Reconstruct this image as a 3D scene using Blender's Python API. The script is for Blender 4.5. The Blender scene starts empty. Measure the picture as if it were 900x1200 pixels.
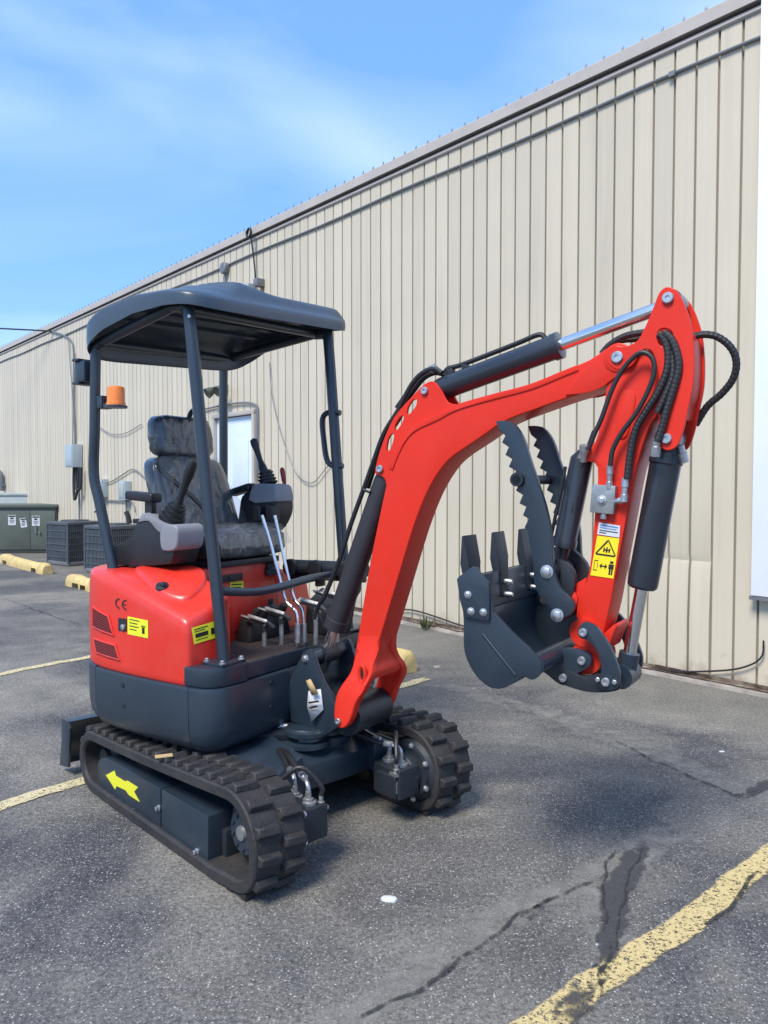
import bpy, bmesh, math, random
from mathutils import Vector as V, Matrix as M
from mathutils.bvhtree import BVHTree
random.seed(7)
S = bpy.context.scene
COL = S.collection
R = math.radians

# ------------------------------------------------------------------ camera, sky, sun, exposure
EYE = V((0, 0, 1.5)); FPX = 900.0; PITCH = math.atan(33 / 900)
cd = bpy.data.cameras.new('camera'); cam = bpy.data.objects.new('camera', cd); COL.objects.link(cam)
cd.sensor_fit = 'HORIZONTAL'; cd.sensor_width = 36; cd.lens = 36.0
cd.clip_start = 0.05; cd.clip_end = 3000
cam.location = EYE; cam.rotation_euler = (R(90) - PITCH, 0, 0)
S.camera = cam
SUN = V((-0.33, -0.50, 0.82)).normalized()
sl = bpy.data.lights.new('sun', 'SUN'); so = bpy.data.objects.new('sun', sl); COL.objects.link(so)
sl.energy = 2.9; sl.angle = R(21); sl.color = (1.0, 0.93, 0.83)
so.rotation_euler = SUN.to_track_quat('Z', 'Y').to_euler(); so.location = (-6, -8, 14)
S.view_settings.view_transform = 'Standard'; S.view_settings.look = 'None'
S.view_settings.exposure = 0.74; S.view_settings.gamma = 1
wd = bpy.data.worlds.new('World'); S.world = wd; wd.use_nodes = True
nt = wd.node_tree; nt.nodes.clear()
def wn(t, **k):
    n = nt.nodes.new(t)
    for a, b in k.items(): setattr(n, a, b)
    return n
sky = wn('ShaderNodeTexSky', sky_type='NISHITA', sun_disc=False)
sky.sun_elevation = math.asin(SUN.z); sky.sun_rotation = math.atan2(SUN.x, SUN.y)
sky.air_density = 1.0; sky.dust_density = 0.15; sky.ozone_density = 1.6; sky.altitude = 100
hs = wn('ShaderNodeHueSaturation'); hs.inputs['Hue'].default_value = 0.503; hs.inputs['Saturation'].default_value = 1.15; hs.inputs['Value'].default_value = 1.6
tc = wn('ShaderNodeTexCoord'); mp = wn('ShaderNodeMapping'); mp.inputs['Scale'].default_value = (1.0, 1.3, 2.9)
mp.inputs['Location'].default_value = (4.4, 2.5, 0.3); mp.inputs['Rotation'].default_value = (0, R(-12), 0)
nz = wn('ShaderNodeTexNoise'); nz.inputs['Scale'].default_value = 1.7; nz.inputs['Detail'].default_value = 5; nz.inputs['Roughness'].default_value = 0.46
nz.inputs['Distortion'].default_value = 0.5
cr = wn('ShaderNodeValToRGB'); cr.color_ramp.elements[0].position = 0.45; cr.color_ramp.elements[0].color = (.03, .03, .03, 1); cr.color_ramp.elements[1].position = 0.76
cr.color_ramp.elements[1].color = (0.62, 0.62, 0.62, 1)
mx = wn('ShaderNodeMix', data_type='RGBA'); mx.inputs[7].default_value = (6.4, 7.8, 10.2, 1)
bg = wn('ShaderNodeBackground'); bg.inputs['Strength'].default_value = 0.092; wo = wn('ShaderNodeOutputWorld')
L = nt.links.new
L(tc.outputs['Generated'], mp.inputs['Vector']); L(mp.outputs[0], nz.inputs['Vector']); L(nz.outputs[0], cr.inputs[0])
L(sky.outputs[0], hs.inputs['Color']); fl = wn('ShaderNodeMix', data_type='RGBA'); fl.inputs[0].default_value = 0.6; fl.inputs[7].default_value = (1.55, 3.75, 8.7, 1); L(hs.outputs[0], fl.inputs[6]); L(fl.outputs[2], mx.inputs[6]); L(cr.outputs[0], mx.inputs[0]); L(mx.outputs[2], bg.inputs[0]); L(bg.outputs[0], wo.inputs[0])

# ------------------------------------------------------------------ measuring: survey points taken from the photograph
def ray(px, py):
    x = (px - 450) / FPX; y = (600 - py) / FPX
    return V((x, math.cos(PITCH) + y * math.sin(PITCH), -math.sin(PITCH) + y * math.cos(PITCH)))
def gnd(px, py, z=0.0):
    d = ray(px, py); return EYE + d * ((z - EYE.z) / d.z)
class Frame:                       # x forward, n towards the machine's right hand side
    def __init__(s, c, deg):
        a = R(deg); s.c = V((c[0], c[1], 0)); s.F = V((math.cos(a), -math.sin(a), 0)); s.N = V((-math.sin(a), -math.cos(a), 0))
    def loc(s, P): r = P - s.c; return (r.dot(s.F), r.dot(s.N), P.z)
    def onN(s, px, py, n):
        d = ray(px, py); t = ((s.c - EYE).dot(s.N) + n) / d.dot(s.N); f, _, z = s.loc(EYE + d * t); return (f, z)
CEN = (-0.508, 3.68)
HF = Frame(CEN, 33.7); UF = Frame(CEN, 46.9); DEL = R(33.7 - 46.9)
def H(f, n, z): return V((f, -n, z))
def U(f, n, z): return V((f * math.cos(DEL) + n * math.sin(DEL), f * math.sin(DEL) - n * math.cos(DEL), z))
def hq(px, py, n): f, z = HF.onN(px, py, n); return H(f, n, z)
def uq(px, py, n): f, z = UF.onN(px, py, n); return U(f, n, z)
def hpts(pts, n): return [HF.onN(p[0], p[1], n) + tuple(p[2:]) for p in pts]
def upts(pts, n): return [UF.onN(p[0], p[1], n) + tuple(p[2:]) for p in pts]

# ------------------------------------------------------------------ mesh building
def crom(pts, k=5, closed=False):
    out = []; n = len(pts)
    for i in range(n if closed else n - 1):
        a = pts[(i - 1) % n] if closed or i > 0 else pts[0] * 2 - pts[1]
        b = pts[i]; c = pts[(i + 1) % n]
        d = pts[(i + 2) % n] if closed or i + 2 < n else pts[-1] * 2 - pts[-2]
        for j in range(k):
            t = j / k
            out.append(0.5 * ((2 * b) + (c - a) * t + (2 * a - 5 * b + 4 * c - d) * t * t + (3 * b - a - 3 * c + d) * t ** 3))
    if not closed: out.append(pts[-1].copy())
    return out
def smooth2(pts, k=4):             # (x, y) is a smooth point, (x, y, 1) a corner
    n = len(pts); out = []
    for i in range(n):
        p0, p1, p2, p3 = [pts[(i + j) % n] for j in (-1, 0, 1, 2)]
        b = V(p1[:2]); c = V(p2[:2])
        a = V(p0[:2]) if len(p1) == 2 else b * 2 - c
        d = V(p3[:2]) if len(p2) == 2 else c * 2 - b
        if len(p1) > 2 and len(p2) > 2: out.append(b); continue
        for j in range(k):
            t = j / k
            out.append(0.5 * ((2 * b) + (c - a) * t + (2 * a - 5 * b + 4 * c - d) * t * t + (3 * b - a - 3 * c + d) * t ** 3))
    return [tuple(p) for p in out]
class MB:
    def __init__(s): s.v = []; s.f = []
    def add(s, vs, fs):
        o = len(s.v); s.v += [V(v) for v in vs]; s.f += [tuple(i + o for i in f) for f in fs]; return s
    def prism(s, pts, a, b, fn):   # outline extruded from a to b; fn(x, y, depth) -> point
        n = len(pts)
        return s.add([fn(p[0], p[1], a) for p in pts] + [fn(p[0], p[1], b) for p in pts],
              [tuple(range(n)), tuple(range(2 * n - 1, n - 1, -1))] + [(i, i + n, (i + 1) % n + n, (i + 1) % n) for i in range(n)])
    def box(s, c, d, rot=None, top=1.0):
        c = V(c); x, y, z = [q / 2 for q in d]; t = top
        vs = [V((-x, -y, -z)), V((x, -y, -z)), V((x, y, -z)), V((-x, y, -z)), V((-x * t, -y * t, z)), V((x * t, -y * t, z)), V((x * t, y * t, z)), V((-x * t, y * t, z))]
        if rot is not None: vs = [rot @ v for v in vs]
        return s.add([c + v for v in vs], [(3, 2, 1, 0), (4, 5, 6, 7), (0, 1, 5, 4), (1, 2, 6, 5), (2, 3, 7, 6), (3, 0, 4, 7)])
    def rings(s, rr, cap=True, closed=False):
        m = len(rr[0]); vs = [p for r in rr for p in r]; fs = []
        k = len(rr)
        for i in range(k if closed else k - 1):
            for j in range(m):
                a, b = i * m + j, i * m + (j + 1) % m; i2 = (i + 1) % k
                fs.append((a, b, i2 * m + (j + 1) % m, i2 * m + j))
        if cap and not closed: fs += [tuple(range(m - 1, -1, -1)), tuple(range((k - 1) * m, k * m))]
        return s.add(vs, fs)
    def tube(s, path, r, seg=10, cap=True, k=0, spiral=0):
        path = [V(p) for p in path]
        if k: path = crom(path, k)
        if spiral:                 # evenly resampled ribbed hose
            L_ = sum((path[i + 1] - path[i]).length for i in range(len(path) - 1)); m = int(L_ / (spiral / 4)); q = [path[0]]; i = 0; acc = 0.0; tgt = L_ / m
            for i in range(len(path) - 1):
                d = path[i + 1] - path[i]; l = d.length
                while l > 1e-9 and acc + l >= tgt * len(q): q.append(path[i] + d * ((tgt * len(q) - acc) / l))
                acc += l
            path = q
        rr = []; up = None
        for i, p in enumerate(path):
            t = (path[min(i + 1, len(path) - 1)] - path[max(i - 1, 0)]).normalized()
            if up is None: up = t.orthogonal().normalized()
            up = (up - t * up.dot(t)).normalized(); w = t.cross(up)
            q = r(i / (len(path) - 1)) if callable(r) else r
            if spiral: q *= (1.0, 1.07, 1.07, 1.0)[i % 4]
            rr.append([p + (up * math.cos(2 * math.pi * j / seg) + w * math.sin(2 * math.pi * j / seg)) * q for j in range(seg)])
        return s.rings(rr, cap)
    def cyl(s, a, b, r, seg=16, r2=None):
        a, b = V(a), V(b); return s.tube([a, b], (lambda t: r + ((r if r2 is None else r2) - r) * t), seg)
    def lathe(s, base, axis, prof, seg=16):   # prof: (along, radius)
        base = V(base); axis = V(axis).normalized(); u = axis.orthogonal().normalized(); w = axis.cross(u)
        return s.rings([[base + axis * a + (u * math.cos(2 * math.pi * j / seg) + w * math.sin(2 * math.pi * j / seg)) * max(r, 1e-4) for j in range(seg)] for a, r in prof])
    def mesh(s, name, bev=0, seg=2, ang=34, bang=40, sub=0):
        bm = bmesh.new(); vs = [bm.verts.new(v) for v in s.v]
        for f in s.f:
            try: bm.faces.new([vs[i] for i in f])
            except ValueError: pass
        bmesh.ops.recalc_face_normals(bm, faces=bm.faces)
        if bev:
            es = [e for e in bm.edges if len(e.link_faces) == 2 and e.calc_face_angle(0) > R(bang)]
            bmesh.ops.bevel(bm, geom=es, offset=bev, segments=seg, affect='EDGES', profile=0.6, clamp_overlap=True)
        for f in bm.faces: f.smooth = True
        me = bpy.data.meshes.new(name); bm.to_mesh(me); bm.free()
        if ang < 180: me.set_sharp_from_angle(angle=R(ang))
        return me
    def build(s, name, mat, parent=None, **k):
        return link(name, s.mesh(name, **k), mat, parent)
def link(name, me, mat, parent=None):
    o = bpy.data.objects.new(name, me); COL.objects.link(o)
    if mat and not me.materials: me.materials.append(mat)
    if parent: o.parent = parent
    return o
def dup(o, parent=None, mtx=None):
    c = o.copy(); COL.objects.link(c); c.parent = parent if parent else o.parent
    if mtx is not None: c.matrix_local = mtx
    return c
def tag(o, label=None, cat=None, group=None, kind=None):
    for k, v in (('label', label), ('category', cat), ('group', group), ('kind', kind)):
        if v: o[k] = v
    return o
def empty(name, loc=(0, 0, 0), rz=0):
    o = bpy.data.objects.new(name, None); COL.objects.link(o); o.location = loc; o.rotation_euler = (0, 0, rz); o.empty_display_size = 0.2; return o
def plate(outer, holes, a, b, fn, name, mat, parent, bev=0.002):    # flat plate with real holes
    cu = bpy.data.curves.new(name, 'CURVE'); cu.dimensions = '2D'; cu.fill_mode = 'BOTH'; cu.extrude = abs(b - a) / 2 - bev; cu.bevel_depth = bev; cu.offset = -bev; cu.bevel_resolution = 1
    for lp in [outer] + holes:
        sp = cu.splines.new('POLY'); sp.points.add(len(lp) - 1); sp.use_cyclic_u = True
        for i, p in enumerate(lp): sp.points[i].co = (p[0], p[1], 0, 1)
    tmp = bpy.data.objects.new('tmp', cu); COL.objects.link(tmp)
    me = bpy.data.meshes.new_from_object(tmp); bpy.data.objects.remove(tmp); bpy.data.curves.remove(cu)
    me.name = name; m = (a + b) / 2
    for v in me.vertices: v.co = fn(v.co.x, v.co.y, m + v.co.z)
    for p in me.polygons: p.use_smooth = True
    me.set_sharp_from_angle(angle=R(34)); me.materials.clear()
    return link(name, me, mat, parent)
def hfn(x, y, d): return H(x, d, y)
def ufn(x, y, d): return U(x, d, y)

# ------------------------------------------------------------------ materials
def mat(name, col, rough=0.5, metal=0.0, coat=0.0, var=0.08, vs=3.0, bump=0.0, bs=60.0, spec=0.5, rnd=0.0, dust=0.0, dcol=(0.23, 0.21, 0.18), trans=0, alpha=1):
    m = bpy.data.materials.new(name); m.use_nodes = True; t = m.node_tree; N = t.nodes; b = N['Principled BSDF']; l = t.links.new
    b.inputs['Roughness'].default_value = rough; b.inputs['Metallic'].default_value = metal; b.inputs['Coat Weight'].default_value = coat; b.inputs['Coat Roughness'].default_value = 0.08
    b.inputs['Specular IOR Level'].default_value = spec
    b.inputs['Transmission Weight'].default_value = trans; b.inputs['Alpha'].default_value = alpha
    g = N.new('ShaderNodeTexCoord'); nz = N.new('ShaderNodeTexNoise'); nz.inputs['Scale'].default_value = vs; nz.inputs['Detail'].default_value = 6
    l(g.outputs['Object'], nz.inputs['Vector'])
    mr = N.new('ShaderNodeMapRange'); mr.inputs[3].default_value = 1 - var; mr.inputs[4].default_value = 1 + var; mr.inputs[1].default_value = 0.3; mr.inputs[2].default_value = 0.7
    l(nz.outputs[0], mr.inputs[0]); mm = N.new('ShaderNodeMix'); mm.data_type = 'RGBA'; mm.blend_type = 'MULTIPLY'; mm.inputs[0].default_value = 1; mm.inputs[6].default_value = (*col, 1)
    cc = N.new('ShaderNodeCombineColor'); [l(mr.outputs[0], cc.inputs[i]) for i in range(3)]; l(cc.outputs[0], mm.inputs[7]); out = mm.outputs[2]
    if rnd:
        oi = N.new('ShaderNodeObjectInfo'); r2 = N.new('ShaderNodeMapRange'); r2.inputs[3].default_value = 1 - rnd; r2.inputs[4].default_value = 1 + rnd; l(oi.outputs['Random'], r2.inputs[0])
        c2 = N.new('ShaderNodeCombineColor'); [l(r2.outputs[0], c2.inputs[i]) for i in range(3)]
        m2 = N.new('ShaderNodeMix'); m2.data_type = 'RGBA'; m2.blend_type = 'MULTIPLY'; m2.inputs[0].default_value = 1; l(out, m2.inputs[6]); l(c2.outputs[0], m2.inputs[7]); out = m2.outputs[2]
    if dust:
        n3 = N.new('ShaderNodeTexNoise'); n3.inputs['Scale'].default_value = 9; n3.inputs['Detail'].default_value = 8; n3.inputs['Roughness'].default_value = 0.7; l(g.outputs['Object'], n3.inputs['Vector'])
        r3 = N.new('ShaderNodeMapRange'); r3.inputs[1].default_value = 0.45; r3.inputs[2].default_value = 0.8; r3.inputs[4].default_value = dust; l(n3.outputs[0], r3.inputs[0])
        m3 = N.new('ShaderNodeMix'); m3.data_type = 'RGBA'; m3.inputs[7].default_value = (*dcol, 1); l(r3.outputs[0], m3.inputs[0]); l(out, m3.inputs[6]); out = m3.outputs[2]
    l(out, b.inputs['Base Color'])
    rr = N.new('ShaderNodeMapRange'); rr.inputs[1].default_value = 0.3; rr.inputs[2].default_value = 0.7; rr.inputs[3].default_value = max(0.03, rough - 0.07); rr.inputs[4].default_value = min(1, rough + 0.07); l(nz.outputs[0], rr.inputs[0]); l(rr.outputs[0], b.inputs['Roughness'])
    if bump:
        n4 = N.new('ShaderNodeTexNoise'); n4.inputs['Scale'].default_value = bs; n4.inputs['Detail'].default_value = 3; l(g.outputs['Object'], n4.inputs['Vector'])
        bp = N.new('ShaderNodeBump'); bp.inputs['Strength'].default_value = bump; bp.inputs['Distance'].default_value = 0.01; l(n4.outputs[0], bp.inputs['Height']); l(bp.outputs[0], b.inputs['Normal'])
    return m
RED = mat('red_paint', (0.65, 0.029, 0.014), 0.42, coat=0.06, spec=0.2, var=0.05, bump=0.03, bs=25, dust=0.05)
REDC = mat('red_moulded_plastic', (0.65, 0.032, 0.018), 0.36, coat=0.15, var=0.06, bump=0.04, bs=120, dust=0.08, dcol=(0.5, 0.3, 0.25))
DRED = mat('dark_red_mesh', (0.16, 0.016, 0.014), 0.6)
SLATE = mat('slate_paint', (0.018, 0.030, 0.044), 0.38, coat=0.15, var=0.12, bump=0.03, bs=60, dust=0.10, dcol=(0.10, 0.105, 0.11))
SLATE2 = mat('dark_slate_casting', (0.013, 0.018, 0.024), 0.5, var=0.15, bump=0.08, bs=90, dust=0.15, dcol=(0.08, 0.08, 0.08))
ROOF = mat('slate_grained_plastic', (0.046, 0.066, 0.088), 0.32, var=0.08, bump=0.07, bs=420, dust=0.08, dcol=(0.15, 0.16, 0.18))
BLACK = mat('black_plastic', (0.014, 0.015, 0.018), 0.45, var=0.15, bump=0.06, bs=250, dust=0.1, dcol=(0.1, 0.1, 0.1))
CYL = mat('black_cylinder_paint', (0.020, 0.026, 0.036), 0.33, coat=0.25, var=0.1, dust=0.06, dcol=(0.1, 0.1, 0.11))
CYL2 = mat('dull_black_sleeve', (0.022, 0.022, 0.028), 0.62, var=0.12, bump=0.15, bs=120, dust=0.1, dcol=(0.1, 0.1, 0.1))
GREYP = mat('grey_plastic', (0.22, 0.23, 0.25), 0.5, var=0.06, bump=0.05, bs=250, dust=0.15, dcol=(0.4, 0.4, 0.4))
RUB = mat('track_rubber', (0.022, 0.021, 0.021), 0.7, var=0.25, bump=0.3, bs=60, dust=0.4, dcol=(0.085, 0.075, 0.065))
HOSE = mat('black_hose_rubber', (0.014, 0.014, 0.016), 0.5, var=0.2)
CHR = mat('chrome_rod', (0.78, 0.77, 0.75), 0.20, metal=1, var=0.04)
ZINC = mat('zinc_bolt', (0.50, 0.51, 0.52), 0.40, metal=0.9, var=0.1, vs=40)
ALU = mat('cast_metal', (0.34, 0.35, 0.34), 0.42, metal=0.7, var=0.15, vs=30, bump=0.1)
AMBER = mat('amber_lens', (0.85, 0.22, 0.03), 0.25, coat=0.3, var=0.05)
YEL = mat('yellow_label', (0.84, 0.66, 0.015), 0.4, var=0.03)
YEL2 = mat('lime_yellow_label', (0.74, 0.72, 0.03), 0.4, var=0.03)
INK = mat('black_ink', (0.015, 0.014, 0.012), 0.5)
WHT = mat('white_label', (0.58, 0.60, 0.61), 0.45, var=0.05)
BLU = mat('blue_ink', (0.10, 0.22, 0.5), 0.5)
MATT = mat('brown_ribbed_mat', (0.085, 0.062, 0.052), 0.65, var=0.2, dust=0.3, dcol=(0.10, 0.08, 0.07))
TAN = mat('kraft_paper', (0.50, 0.36, 0.17), 0.7, var=0.12)
LEVR = mat('red_lever_grip', (0.33, 0.02, 0.02), 0.45)

def wrap_mat():
    m = bpy.data.materials.new('plastic_wrapped_vinyl'); m.use_nodes = True; t = m.node_tree; N = t.nodes; l = t.links.new; b = N['Principled BSDF']
    g = N.new('ShaderNodeTexCoord'); mp = N.new('ShaderNodeMapping'); mp.inputs['Scale'].default_value = (1.4, 3.6, 0.9); mp.inputs['Rotation'].default_value = (R(38), R(8), R(15)); l(g.outputs['Object'], mp.inputs[0])
    n = N.new('ShaderNodeTexNoise'); n.inputs['Scale'].default_value = 2.6; n.inputs['Detail'].default_value = 2; n.inputs['Roughness'].default_value = 0.45; n.inputs['Distortion'].default_value = 1.3; l(mp.outputs[0], n.inputs['Vector'])
    ab = N.new('ShaderNodeMath'); ab.operation = 'SUBTRACT'; l(n.outputs[0], ab.inputs[0]); ab.inputs[1].default_value = .5; a2 = N.new('ShaderNodeMath'); a2.operation = 'ABSOLUTE'; l(ab.outputs[0], a2.inputs[0])
    cr = N.new('ShaderNodeValToRGB'); e = cr.color_ramp.elements; e[0].position = 0.0; e[0].color = (0.075, 0.085, 0.092, 1); e[1].position = 0.11; e[1].color = (0.026, 0.032, 0.038, 1); c2 = e.new(.03); c2.color = (0.042, 0.050, 0.057, 1); l(a2.outputs[0], cr.inputs[0]); l(cr.outputs[0], b.inputs['Base Color'])
    b.inputs['Roughness'].default_value = 0.45; b.inputs['Coat Weight'].default_value = 1.0; b.inputs['Coat Roughness'].default_value = 0.10
    bp = N.new('ShaderNodeBump'); bp.inputs['Strength'].default_value = 0.5; bp.inputs['Distance'].default_value = 0.04; l(a2.outputs[0], bp.inputs['Height']); l(bp.outputs[0], b.inputs['Normal']); l(bp.outputs[0], b.inputs['Coat Normal'])
    return m
WRAP = wrap_mat()

def ground_mat():
    m = bpy.data.materials.new('worn_asphalt'); m.use_nodes = True; t = m.node_tree; N = t.nodes; l = t.links.new; b = N['Principled BSDF']; b.inputs['Roughness'].default_value = 0.85
    g = N.new('ShaderNodeNewGeometry'); P = g.outputs['Position']
    def noise(sc, det=5, ro=0.55, dist=0.0):
        n = N.new('ShaderNodeTexNoise'); n.inputs['Scale'].default_value = sc; n.inputs['Detail'].default_value = det; n.inputs['Roughness'].default_value = ro; n.inputs['Distortion'].default_value = dist; l(P, n.inputs['Vector']); return n.outputs[0]
    def ramp(x, a, b_, c0, c1):
        r = N.new('ShaderNodeValToRGB'); r.color_ramp.elements[0].position = a; r.color_ramp.elements[1].position = b_; r.color_ramp.elements[0].color = (*c0, 1); r.color_ramp.elements[1].color = (*c1, 1); l(x, r.inputs[0]); return r.outputs[0]
    def mixc(f, a, b_, bl='MIX'):
        x = N.new('ShaderNodeMix'); x.data_type = 'RGBA'; x.blend_type = bl
        if isinstance(f, float): x.inputs[0].default_value = f
        else: l(f, x.inputs[0])
        for s_, q in ((6, a), (7, b_)):
            if isinstance(q, tuple): x.inputs[s_].default_value = (*q, 1)
            else: l(q, x.inputs[s_])
        return x.outputs[2]
    def stones(sc, lo, hi, col, dens):
        v = N.new('ShaderNodeTexVoronoi'); v.inputs['Scale'].default_value = sc; l(P, v.inputs['Vector'])
        sz = ramp(v.outputs['Distance'], lo, hi, (1, 1, 1), (0, 0, 0)); sp = N.new('ShaderNodeSeparateColor'); l(v.outputs['Color'], sp.inputs[0])
        k = ramp(sp.outputs[0], dens - 0.02, dens, (0, 0, 0), (1, 1, 1)); w = mixc(1.0, sz, k, 'MULTIPLY'); return w, sp.outputs[1]
    big = ramp(noise(0.62, 7, 0.60, 0.8), 0.40, 0.60, (0.052, 0.054, 0.062), (0.168, 0.163, 0.150))
    mid = ramp(noise(3.2, 8, 0.70, 0.3), 0.32, 0.70, (0.70, 0.70, 0.72), (1.30, 1.29, 1.26))
    c = mixc(1.0, big, mid, 'MULTIPLY')
    fine = ramp(noise(60, 6, 0.80), 0.36, 0.66, (0.38, 0.38, 0.38), (1.75, 1.74, 1.70)); c = mixc(1.0, c, fine, 'MULTIPLY')
    w2, h2 = stones(150, 0.26, 0.42, None, 0.50); c = mixc(w2, c, mixc(h2, (0.07, 0.07, 0.072), (0.33, 0.325, 0.32)))
    w1, h1 = stones(92, 0.14, 0.36, None, 0.58); c = mixc(w1, c, mixc(h1, (0.07, 0.07, 0.072), (0.54, 0.53, 0.51)))
    w3, h3 = stones(40, 0.08, 0.18, None, 0.91); c = mixc(w3, c, (0.40, 0.39, 0.37))
    # smoother pale strip of older paving beside the wall
    dot = N.new('ShaderNodeVectorMath'); dot.operation = 'DOT_PRODUCT'; l(P, dot.inputs[0]); dot.inputs[1].default_value = (-math.sin(R(131)), math.cos(R(131)), 0)
    A_ = gnd(900, 815); ad = N.new('ShaderNodeMath'); ad.operation = 'SUBTRACT'; l(dot.outputs['Value'], ad.inputs[0]); ad.inputs[1].default_value = A_.dot(V((-math.sin(R(131)), math.cos(R(131)), 0)))
    nn = N.new('ShaderNodeMath'); nn.operation = 'MULTIPLY_ADD'; l(noise(1.6, 5, 0.6), nn.inputs[0]); nn.inputs[1].default_value = 0.55; l(ad.outputs[0], nn.inputs[2])
    strip = ramp(nn.outputs[0], 0.0, 1.0, (1, 1, 1), (0, 0, 0))
    rp = strip.node.color_ramp; rp.elements[0].position = 0.0; mpn = N.new('ShaderNodeMapRange'); mpn.inputs[1].default_value = 1.05; mpn.inputs[2].default_value = 1.45; l(nn.outputs[0], mpn.inputs[0]); l(mpn.outputs[0], strip.node.inputs[0])
    sm = mixc(1.0, ramp(noise(2.2, 7, 0.65, 0.4), 0.3, 0.72, (0.088, 0.090, 0.085), (0.180, 0.176, 0.158)), fine, 'MULTIPLY')
    sf = N.new('ShaderNodeMath'); sf.operation = 'MULTIPLY'; l(strip, sf.inputs[0]); sf.inputs[1].default_value = 0.72; c = mixc(sf.outputs[0], c, sm)
    # pale dusty scuffs with a shape of their own
    sc_ = ramp(noise(1.1, 8, 0.62, 1.2), 0.56, 0.72, (0, 0, 0), (0.6, 0.6, 0.6)); c = mixc(sc_, c, mixc(1.0, fine, (0.17, 0.165, 0.15), 'MULTIPLY'))
    c = mixc(1.0, c, (1.03, 1.0, 0.94), 'MULTIPLY')
    l(c, b.inputs['Base Color'])
    bp = N.new('ShaderNodeBump'); bp.inputs['Strength'].default_value = 0.7; bp.inputs['Distance'].default_value = 0.006; l(noise(110, 3, 0.7), bp.inputs['Height']); l(bp.outputs[0], b.inputs['Normal'])
    return m
ASPH = ground_mat()
def paint_mat(name, c1, c2, thr):     # worn road paint with asphalt showing through the worn spots
    m = bpy.data.materials.new(name); m.use_nodes = True; t = m.node_tree; N = t.nodes; l = t.links.new; b = N['Principled BSDF']; b.inputs['Roughness'].default_value = 0.75
    g = N.new('ShaderNodeNewGeometry'); n = N.new('ShaderNodeTexNoise'); n.inputs['Scale'].default_value = 26; n.inputs['Detail'].default_value = 8; n.inputs['Roughness'].default_value = 0.72; l(g.outputs['Position'], n.inputs['Vector'])
    n2 = N.new('ShaderNodeTexNoise'); n2.inputs['Scale'].default_value = 3.2; n2.inputs['Detail'].default_value = 4; l(g.outputs['Position'], n2.inputs['Vector'])
    a = N.new('ShaderNodeMath'); a.operation = 'MULTIPLY_ADD'; l(n2.outputs[0], a.inputs[0]); a.inputs[1].default_value = 0.45; l(n.outputs[0], a.inputs[2])
    r = N.new('ShaderNodeMapRange'); r.inputs[1].default_value = thr; r.inputs[2].default_value = thr + 0.08; l(a.outputs[0], r.inputs[0])
    v = N.new('ShaderNodeTexNoise'); v.inputs['Scale'].default_value = 120; l(g.outputs['Position'], v.inputs['Vector'])
    x0 = N.new('ShaderNodeMix'); x0.data_type = 'RGBA'; x0.inputs[6].default_value = (c1[0] * 0.62, c1[1] * 0.62, c1[2] * 0.6, 1); x0.inputs[7].default_value = (c1[0] * 1.25, c1[1] * 1.25, c1[2] * 1.2, 1); l(v.outputs[0], x0.inputs[0])
    x = N.new('ShaderNodeMix'); x.data_type = 'RGBA'; l(x0.outputs[2], x.inputs[6]); x.inputs[7].default_value = (*c2, 1); l(r.outputs[0], x.inputs[0]); l(x.outputs[2], b.inputs['Base Color'])
    bp = N.new('ShaderNodeBump'); bp.inputs['Strength'].default_value = 0.6; bp.inputs['Distance'].default_value = 0.004; l(v.outputs[0], bp.inputs['Height']); l(bp.outputs[0], b.inputs['Normal'])
    return m
LINE = paint_mat('worn_yellow_line', (0.55, 0.43, 0.19), (0.12, 0.11, 0.10), 0.83)
LINE2 = paint_mat('worn_cream_line', (0.58, 0.50, 0.29), (0.11, 0.105, 0.10), 0.74)
TAR = mat('smooth_tar', (0.050, 0.050, 0.053), 0.7, var=0.2, vs=12, bump=0.25, bs=70)
CRK = mat('crack_dirt', (0.022, 0.021, 0.021), 0.9, var=0.3, vs=20)
STOPY = mat('faded_yellow_concrete', (0.56, 0.42, 0.17), 0.8, var=0.22, vs=7, bump=0.35, bs=40, dust=0.45, dcol=(0.35, 0.30, 0.2))

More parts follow.
